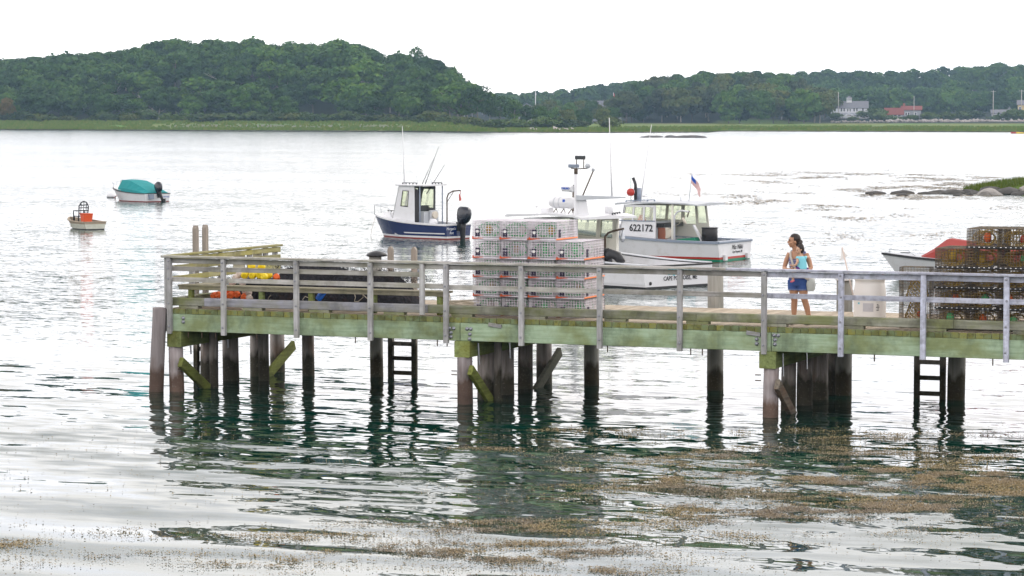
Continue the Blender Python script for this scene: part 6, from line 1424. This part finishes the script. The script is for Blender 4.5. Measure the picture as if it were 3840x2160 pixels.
# ---------------------------------------------------------------- dinghy with chair and basket
H5 = Hull(2.7, 1.25, .36, .52, .92, .25, .12, 2.0, .74)
b5 = boat_at('dinghy', 'weathered cream rowing dinghy with a bare wooden gunwale', on_z(219, 578.5, 0), 55, H5.bc(0))
M['dinghy'] = simple('weathered cream hull', (.55, .55, .47), .7, .12, 4, dirt=(.30, .30, .26), dirt_amt=.5); M['old_wood'] = simple('old gunwale wood', (.34, .28, .21), .85, .2, 12)
H5.build(b5, [(.04, 0), (.26, 1), (None, 2)], [M['black'], M['dinghy'], M['old_wood']]); H5.gunwale(b5, 'old_wood', .06, .02, .02); H5.cockpit(b5, .97, 'old_wood', .06, .05)
for x in (.5, 1.5): m = MB(); m.box((x, 0, .28), (.22, 1.08, .03)); m.build('thwart', M['old_wood'], b5)
def loc5(x, y, z): return b5.matrix_world @ Vector((x, y, z))
bpy.context.view_layer.update()
ck = thing('basket', 'orange red plastic basket standing in the rowing dinghy', 'basket', b5.location, b5.rotation_euler.z); M['basket'] = simple('orange red plastic', (.62, .085, .02), .5, .12, 20, bump=.4)
m = MB(); rs = []
for z, k_ in ((.30, .82), (.34, .84), (.68, 1.0), (.72, 1.06), (.74, 1.06)): rs.append([(.95 + .24 * k_ * a_, -.02 + .24 * k_ * c_, z) for a_, c_ in ((-1, -.8), (-.8, -1), (.8, -1), (1, -.8), (1, .8), (.8, 1), (-.8, 1), (-1, .8))])
m.rings(rs, 0, True, False); m.build('basket_body', M['basket'], ck)
ch = thing('chair', 'black plastic garden chair with slatted back standing in the dinghy', 'chair', b5.location, b5.rotation_euler.z)
ch.scale = (1.12, 1.12, 1.18); cxx, cyy = 1.45, -.06
for dx in (-.2, .2):
    for dy in (-.22, .22): m = MB(); m.chbox((cxx + dx, cyy + dy, .30), (.05, .05, .42), .01); m.build('leg', M['black'], ch)
m = MB(); m.chbox((cxx, cyy, .50), (.44, .48, .035), .01); m.build('seat', M['black'], ch)
for dy in (-.25, .25): m = MB(); m.tube([(cxx + .2, cyy + dy, .3), (cxx + .2, cyy + dy, .72), (cxx - .2, cyy + dy, .72)], .025, 6); m.build('armrest', M['black'], ch)
m = MB(); m.tube([(cxx - .2, cyy - .2, .5), (cxx - .26, cyy - .22, .9), (cxx - .28, cyy - .12, 1.06), (cxx - .29, cyy, 1.10), (cxx - .28, cyy + .12, 1.06), (cxx - .26, cyy + .22, .9), (cxx - .2, cyy + .2, .5)], .026, 6); m.build('back_frame', M['black'], ch)
for z in (.62, .73, .84, .95): m = MB(); m.box((cxx - .2 - (z - .5) * .14, cyy, z), (.02, .40, .035)); m.build('back_slat', M['black'], ch)
for dy in (-.12, 0, .12): m = MB(); m.box((cxx - .245, cyy + dy, .8), (.015, .022, .56), Euler((0, -.14, 0)).to_matrix()); m.build('back_slat', M['black'], ch)

# ---------------------------------------------------------------- white boat with a red spray hood behind the dark traps
H6 = Hull(6.2, 2.1, .55, .80, .9, .6, .3, 2.1)
h6 = heading(22); hd6 = Vector((math.cos(h6), math.sin(h6), 0)); bow6 = on_z(2262, 699, 0)
b6 = thing('motorboat', 'white boat with a dark gunwale and red canvas hood behind the dark traps', 'boat', bow6 - hd6 * 5.6, h6)
H6.build(b6, [(.06, 0), (None, 1)], [M['red_bottom'], M['white_paint']]); H6.gunwale(b6, 'black', .05, .03, .03); H6.foredeck(b6, .55, 'lightgrey', .04, .06); H6.cockpit(b6, .57, 'lightgrey', .1, .12)
m = MB(); rs = []
for x, h_, b_ in ((4.9, .03, .60), (4.4, .34, .74), (3.98, .66, .80), (3.88, .70, .82), (3.0, .58, .90), (2.2, .50, .94), (1.4, .46, .94)):
    z0 = .66; rs.append([(x, b_, z0), (x, b_ * .92, z0 + h_ * .6), (x, b_ * .30, z0 + h_ * .97), (x, -b_ * .30, z0 + h_ * .97), (x, -b_ * .92, z0 + h_ * .6), (x, -b_, z0)])
m.rings(rs, 0, True, False); m.build('spray_hood', M['red_canvas'], b6)
bar(b6, [(5.9, .1, .82), (5.92, .1, .95), (5.2, .4, .92), (4.9, .5, .74)], .012, 'steel', 'bow_rail'); m = MB(); m.box((5.4, 0, .82), (.3, .16, .06)); m.build('anchor_locker', M['darkin'], b6)
m = MB(); m.chbox((2.2, .5, 1.16), (.5, .25, .12), .04); m.build('folded_canvas', M['navy'], b6)
whip(b6, (1.3, .5, .9), (1.35, .5, 3.35), .012); whip(b6, (.1, -.5, .6), (.0, -.4, 3.4), .012)
# ================================================================ people
def remesh(parts, voxel, name, mats, parent, smooth=3, pick=None):
    """join tapered tubes and balls, fuse them into one skin"""
    m = MB()
    for f in parts: f(m)
    me = m.mesh(name, mats[0]); o = put(name, me)
    md = o.modifiers.new('fuse', 'REMESH'); md.mode = 'VOXEL'; md.voxel_size = voxel; md.use_smooth_shade = True
    if smooth: sm = o.modifiers.new('smooth', 'SMOOTH'); sm.iterations = smooth; sm.factor = .5
    dg = bpy.context.evaluated_depsgraph_get(); r = bpy.data.meshes.new_from_object(o.evaluated_get(dg)); bpy.data.objects.remove(o); r.name = name
    r.materials.clear()
    for q in mats: r.materials.append(q)
    for p in r.polygons:
        p.use_smooth = True; p.material_index = pick(p.center) if pick else 0
    return put(name, r, parent)
T = lambda pts, rad, flat=1.0, n=12: (lambda m: m.tube(pts, rad, n, flat=flat))
Bl = lambda c, r, sc=(1, 1, 1), rot=None: (lambda m: m.ball(c, r, 14, 0, sc, rot))
def E_(rings): 
    """stack of ellipses (x, y, z, rx, ry)"""
    return lambda m: m.rings([[(cx + rx * math.cos(2 * math.pi * k / 18), cy_ + ry * math.sin(2 * math.pi * k / 18), z) for k in range(18)] for cx, cy_, z, rx, ry in rings])
M['skin'] = simple('warm skin', (.42, .22, .13), .5, .08, 12); M['skin_child'] = simple('child skin', (.50, .30, .20), .5, .06, 12)
M['hair'] = simple('dark brown hair', (.022, .014, .011), .55, .25, 40); M['eye'] = simple('dark eye', (.015, .012, .012), .3, .05, 9); M['lip'] = simple('lip', (.36, .12, .09), .5, .05, 9)
def stripes():
    m, nt, b = newmat('navy striped cotton'); z = posz(nt); s = math_(nt, 'SINE', math_(nt, 'MULTIPLY', z, 2 * math.pi / .032))
    lk(nt, mixc(nt, math_(nt, 'GREATER_THAN', s, .45), (.045, .05, .16), (.32, .32, .42)), b.inputs['Base Color']); b.inputs['Roughness'].default_value = .9; return m
M['striped'] = stripes(); M['denim'] = simple('blue denim', (.04, .085, .26), .9, .25, 30); M['denim_hem'] = simple('pale denim hem', (.15, .20, .36), .9, .2, 30)
M['aqua'] = simple('turquoise cotton', (.22, .58, .66), .9, .08, 12); M['purple'] = simple('purple print', (.10, .03, .16), .9, .4, 40); M['pink'] = simple('pink shoe', (.75, .15, .20), .6, .1, 9); M['bag'] = simple('pale grey bag', (.50, .51, .48), .7, .1, 20); M['strapm'] = simple('beige strap', (.48, .43, .38), .8, .1, 20)
def hand(c, d, curl, sz=1.0, spread=(1, 0, 0)):
    """palm with four fingers and a thumb; d: pointing direction, curl: where fingers bend towards, spread: across the palm"""
    c, d, cu, sp = Vector(c), Vector(d).normalized(), Vector(curl).normalized(), Vector(spread).normalized(); out = []
    out.append(T([c, c + d * .045 * sz, c + d * .085 * sz], [.026 * sz, .036 * sz, .034 * sz], .6))
    for k, L in enumerate((.066, .075, .070, .055)):
        b = c + d * .08 * sz + sp * (k - 1.5) * .019 * sz; e1 = b + (d * .7 + cu * .35).normalized() * L * .5 * sz; e2 = e1 + (d * .35 + cu * .8).normalized() * L * .5 * sz
        out.append(T([b, e1, e2], [.0105 * sz, .0095 * sz, .0078 * sz]))
    b = c + d * .025 * sz - sp * .026 * sz; out.append(T([b, b + (d * .5 - sp * .8).normalized() * .035 * sz, b + (d * .9 - sp * .5 + cu * .3).normalized() * .062 * sz], [.013 * sz, .012 * sz, .009 * sz])); return out
def head_parts(c, s, face):
    """skull, jaw, nose, ears; face = direction looked at"""
    f = Vector(face).normalized(); c = Vector(c); up = Vector((0, 0, 1)); r = f.cross(up).normalized(); rot = Matrix((f, -r, up)).transposed()
    P = lambda a, b, z: c + f * a * s - r * b * s + up * z * s
    out = [Bl(P(-.012, 0, .025), .088 * s, (1.08, .88, 1.06), rot), Bl(P(.022, 0, -.030), .066 * s, (1.0, .92, 1.18), rot), T([P(.045, 0, -.085), P(.062, 0, -.080)], [.03 * s, .022 * s]),
           T([P(.078, 0, .018), P(.104, 0, -.018), P(.086, 0, -.028)], [.009 * s, .0145 * s, .012 * s]), T([P(.07, -.02, .028), P(.07, .02, .028)], .013 * s), T([P(.074, -.018, -.052), P(.08, 0, -.053), P(.074, .018, -.052)], .009 * s),
           T([P(.052, -.045, -.01), P(.05, -.04, -.03)], .022 * s), T([P(.052, .045, -.01), P(.05, .04, -.03)], .022 * s)]
    for q in (-1, 1): out.append(Bl(P(-.012, q * .080, -.012), .022 * s, (.7, .35, 1.25), rot))
    return out, P, rot
WZ = ZD + .012; WX, WY = 11.20, .75
wo_ = thing('person', 'woman in a striped top and denim shorts carrying a small child', 'person', (WX, WY, WZ))
face = (-.86, -.5, .0); hc = (-.085, -.03, 1.485); hp, HP, hrot = head_parts(hc, 1.05, face)
body = hp + [T([(-.05, 0, 1.30), (-.075, -.015, 1.42)], [.056, .05]),
    E_([(0, .01, .70, .165, .11), (0, .01, .80, .17, .115), (-.005, .0, .95, .135, .10), (-.01, -.005, 1.08, .145, .11), (-.01, 0, 1.20, .155, .10), (-.02, .005, 1.28, .135, .075), (-.04, .005, 1.325, .06, .05)]),
    T([(-.16, .01, 1.265), (-.225, .0, 1.13), (-.262, -.01, 1.0)], [.055, .047, .038]), T([(-.262, -.01, 1.0), (-.17, -.13, .975), (-.055, -.20, .985)], [.038, .034, .024]),
    T([(.13, .01, 1.265), (.20, .01, 1.13), (.245, -.02, 1.0)], [.055, .047, .039]), T([(.245, -.02, 1.0), (.16, -.17, .965), (.05, -.235, .97)], [.039, .034, .024]),
    T([(-.085, .01, .80), (-.085, .0, .62), (-.075, -.005, .46), (-.07, .005, .42), (-.08, .02, .28), (-.078, .02, .10), (-.078, .01, .05)], [.105, .09, .062, .060, .056, .036, .038]),
    T([(.085, .01, .80), (.092, .0, .62), (.115, -.01, .46), (.125, .0, .42), (.16, .03, .28), (.195, .045, .10), (.198, .04, .05)], [.105, .09, .062, .060, .056, .036, .038]),
    T([(-.078, .03, .035), (-.09, -.09, .03), (-.095, -.16, .022)], [.038, .036, .026], .8), T([(.198, .06, .035), (.215, -.06, .03), (.22, -.13, .022)], [.038, .036, .026], .8)] \
    + hand((-.055, -.20, .985), (1, -.12, .05), (0, .6, .4), 1.0, (0, 0, 1)) + hand((.05, -.235, .97), (-1, .0, .12), (0, .4, .7), 1.0, (0, 0, 1))
remesh(body, .0095, 'body', [M['skin']], wo_, 2)
top = [E_([(0, .01, .74, .182, .128), (0, .01, .82, .180, .128), (-.005, .0, .95, .150, .116), (-.01, -.008, 1.08, .160, .128), (-.01, -.004, 1.17, .163, .118)]), T([(-.115, -.005, 1.15), (-.125, .01, 1.22), (-.115, .015, 1.285), (-.10, .03, 1.30)], [.07, .058, .048, .04]), T([(.09, -.005, 1.15), (.105, .01, 1.22), (.09, .015, 1.285), (.08, .03, 1.30)], [.07, .058, .048, .04]), E_([(-.01, .04, 1.15, .14, .08), (-.01, .045, 1.29, .11, .05)])]
remesh(top, .011, 'tank_top', [M['striped']], wo_, 2)
sh = [E_([(0, .01, .69, .178, .125), (0, .01, .80, .184, .130), (0, .01, .87, .165, .118)]), T([(-.087, .01, .78), (-.088, .0, .60)], [.115, .104]), T([(.087, .01, .78), (.094, .0, .60)], [.115, .104])]
remesh(sh, .011, 'shorts', [M['denim'], M['denim_hem']], wo_, 1, lambda c: 1 if c.z < .632 else 0)
hair = [Bl(HP(-.030, 0, .045), .098 * 1.05, (1.02, .90, .98), hrot), Bl(HP(-.072, 0, -.02), .07, (.9, 1.0, 1.2), hrot), Bl(HP(-.125, 0, -.01), .042, (1, 1, 1.0), hrot), T([HP(-.11, 0, -.02), HP(-.13, .02, -.1)], [.035, .02])]
def cut_face(o, P, f, s): pass
ho = remesh(hair, .009, 'hair', [M['hair']], wo_, 2)
def carve(o, P, f, keep):
    """remove the part of the hair shell that would cover the face"""
    bm = bmesh.new(); bm.from_mesh(o.data); bmesh.ops.delete(bm, geom=[v for v in bm.verts if not keep(v.co)], context='VERTS'); bm.to_mesh(o.data); bm.free()
fc = Vector(face).normalized(); hcv = Vector(hc)
carve(ho, HP, fc, lambda p: not ((p - hcv).dot(fc) > .018 and p.z < hcv.z + .072))
for q in (-1, 1):
    m = MB(); m.ball(HP(.077, q * .032, .012), .011, 8); m.build('eye', M['eye'], wo_); m = MB(); m.tube([HP(.085, q * .018, .034), HP(.083, q * .034, .038), HP(.074, q * .048, .032)], .004, 5); m.build('eyebrow', M['hair'], wo_)
m = MB(); m.tube([HP(.079, -.020, -.054), HP(.089, 0, -.055), HP(.079, .020, -.054)], .006, 6); m.build('lips', M['lip'], wo_)
m = MB()
for s_, x0, y0, tx in ((0, -.078, .01, 0), (1, .198, .04, .02)): m.chbox((x0 - .008 + tx * .5, y0 - .075, .006), (.085, .25, .018), .01)
m.build('sandals', M['darkin'], wo_)
bg_ = thing('shoulder_bag', 'pale grey shoulder bag hanging at the hip of the woman', 'bag', (WX, WY, WZ))
m = MB(); rs = []
for z, w_, d_ in ((.60, .05, .03), (.625, .075, .04), (.72, .088, .045), (.80, .07, .035), (.83, .05, .02)): rs.append([(.255 + .02 * (z - .7) + w_ * math.cos(2 * math.pi * k / 14), -.06 + d_ * math.sin(2 * math.pi * k / 14), z) for k in range(14)])
m.rings(rs); m.build('pouch', M['bag'], bg_); m = MB(); m.box((.255, -.104, .74), (.12, .008, .07)); m.build('flap', M['bag'], bg_)
m = MB(); m.tube([(-.125, .05, 1.315), (-.135, -.05, 1.30), (-.115, -.108, 1.22), (-.06, -.145, 1.08), (.02, -.155, .96), (.14, -.145, .86), (.22, -.10, .80)], [.02] * 7, 8, flat=.3); m.tube([(-.125, .05, 1.315), (-.08, .12, 1.2), (.06, .13, 1.0), (.2, .08, .86), (.25, -.02, .80)], .018, 8, flat=.3); m.build('strap', M['strapm'], bg_)
# child on her arm
kid = thing('person', 'small child in a turquoise top held on the arm of the woman', 'person', (WX, WY, WZ))
kh = (.035, -.205, 1.385); kf = (-.62, -.72, -.30); kp, KP, krot = head_parts(kh, .82, kf)
kb = kp + [T([(.06, -.195, 1.24), (.045, -.20, 1.32)], [.034, .034]), E_([(.09, -.17, 1.0, .085, .075), (.09, -.175, 1.1, .085, .07), (.08, -.185, 1.2, .08, .06), (.065, -.19, 1.25, .055, .045), (.05, -.2, 1.29, .03, .03)]),
    T([(.01, -.215, 1.235), (.02, -.275, 1.13), (-.01, -.29, 1.075)], [.032, .027, .024]), T([(-.01, -.29, 1.075), (-.06, -.29, 1.06)], [.023, .017]), T([(.14, -.18, 1.235), (.20, -.10, 1.22), (.17, -.02, 1.24)], [.032, .026, .02]),
    T([(.06, -.18, 1.0), (-.03, -.26, .97), (-.075, -.245, .93), (-.09, -.215, .82), (-.09, -.21, .77)], [.055, .046, .038, .030, .024]), T([(-.09, -.20, .765), (-.105, -.27, .745)], [.025, .020], .8),
    T([(.13, -.17, 1.0), (.19, -.10, .95), (.20, -.02, .90), (.19, .0, .80)], [.055, .044, .036, .026])] + hand((-.06, -.29, 1.06), (-1, 0, .15), (0, .6, -.3), .62, (0, 0, 1)) + hand((.17, -.02, 1.24), (-.6, .5, .1), (-.4, .2, -.5), .62, (0, 0, 1))
remesh(kb, .0075, 'body', [M['skin_child']], kid, 2)
kt = [E_([(.095, -.17, .985, .10, .09), (.09, -.175, 1.1, .096, .082), (.08, -.185, 1.2, .09, .072), (.068, -.19, 1.25, .065, .055)]), T([(.02, -.205, 1.23), (.005, -.235, 1.19)], [.042, .046]), T([(.135, -.18, 1.23), (.165, -.15, 1.21)], [.042, .044])]
remesh(kt, .009, 'shirt', [M['aqua']], kid, 2)
ks = [E_([(.095, -.17, .945, .09, .085), (.09, -.17, 1.02, .095, .088)]), T([(.06, -.18, .99), (-.02, -.255, .97)], [.064, .055]), T([(.13, -.17, .99), (.185, -.11, .955)], [.064, .054])]
remesh(ks, .009, 'trousers', [M['purple']], kid, 2)
kfv = Vector(kf).normalized(); khv = Vector(kh)
kh_o = remesh([Bl(KP(-.030, 0, .042), .098 * .82, (1.02, .92, 1.0), krot), Bl(KP(-.075, 0, -.03), .066, (.9, 1.05, 1.25), krot), Bl(KP(-.05, 0, .15), .030, (1, 1, .8), krot)], .008, 'hair', [M['hair']], kid, 2)
carve(kh_o, KP, kfv, lambda p: not ((p - khv).dot(kfv) > .020 and (p - khv).dot((Vector((0, 0, 1)) - kfv * kfv.z).normalized()) < .052))
for q in (-1, 1): m = MB(); m.ball(KP(.077, q * .032, .010), .012 * .85, 8); m.build('eye', M['eye'], kid)
m = MB(); m.tube([KP(.079, -.016, -.054), KP(.087, 0, -.055), KP(.079, .016, -.054)], .005, 6); m.build('lips', M['lip'], kid)
m = MB(); m.tube([(-.086, -.185, .752), (-.10, -.25, .735), (-.108, -.29, .730)], [.030, .029, .02], 10, flat=.75); m.build('shoe', M['pink'], kid)
m = MB(); m.tube([(.195, .01, .78), (.185, -.05, .765)], [.030, .022], 10); m.build('shoe', M['pink'], kid)
kid.scale = (.88,) * 3; kid.location = Vector((WX, WY, WZ)) + Vector((.06, -.2, 1.08)) * .12 + Vector((.035, 0, .0))
bpy.context.view_layer.update()

# ================================================================ haze over the bay
hz = MB(); hz.box((-150, 1180, 60), (3600, 2560, 124))
hm = bpy.data.materials.new('haze'); hm.use_nodes = True; hn = hm.node_tree; hn.nodes.clear()
ho_ = N(hn, 'ShaderNodeOutputMaterial'); pv = N(hn, 'ShaderNodeVolumePrincipled'); pv.inputs['Density'].default_value = HAZE if 'HAZE' in globals() else .00012; pv.inputs['Color'].default_value = (.50, .74, 1.0, 1); pv.inputs['Anisotropy'].default_value = .2
hn.links.new(pv.outputs[0], ho_.inputs['Volume'])
tag(hz.build('haze', hm), kind='stuff')
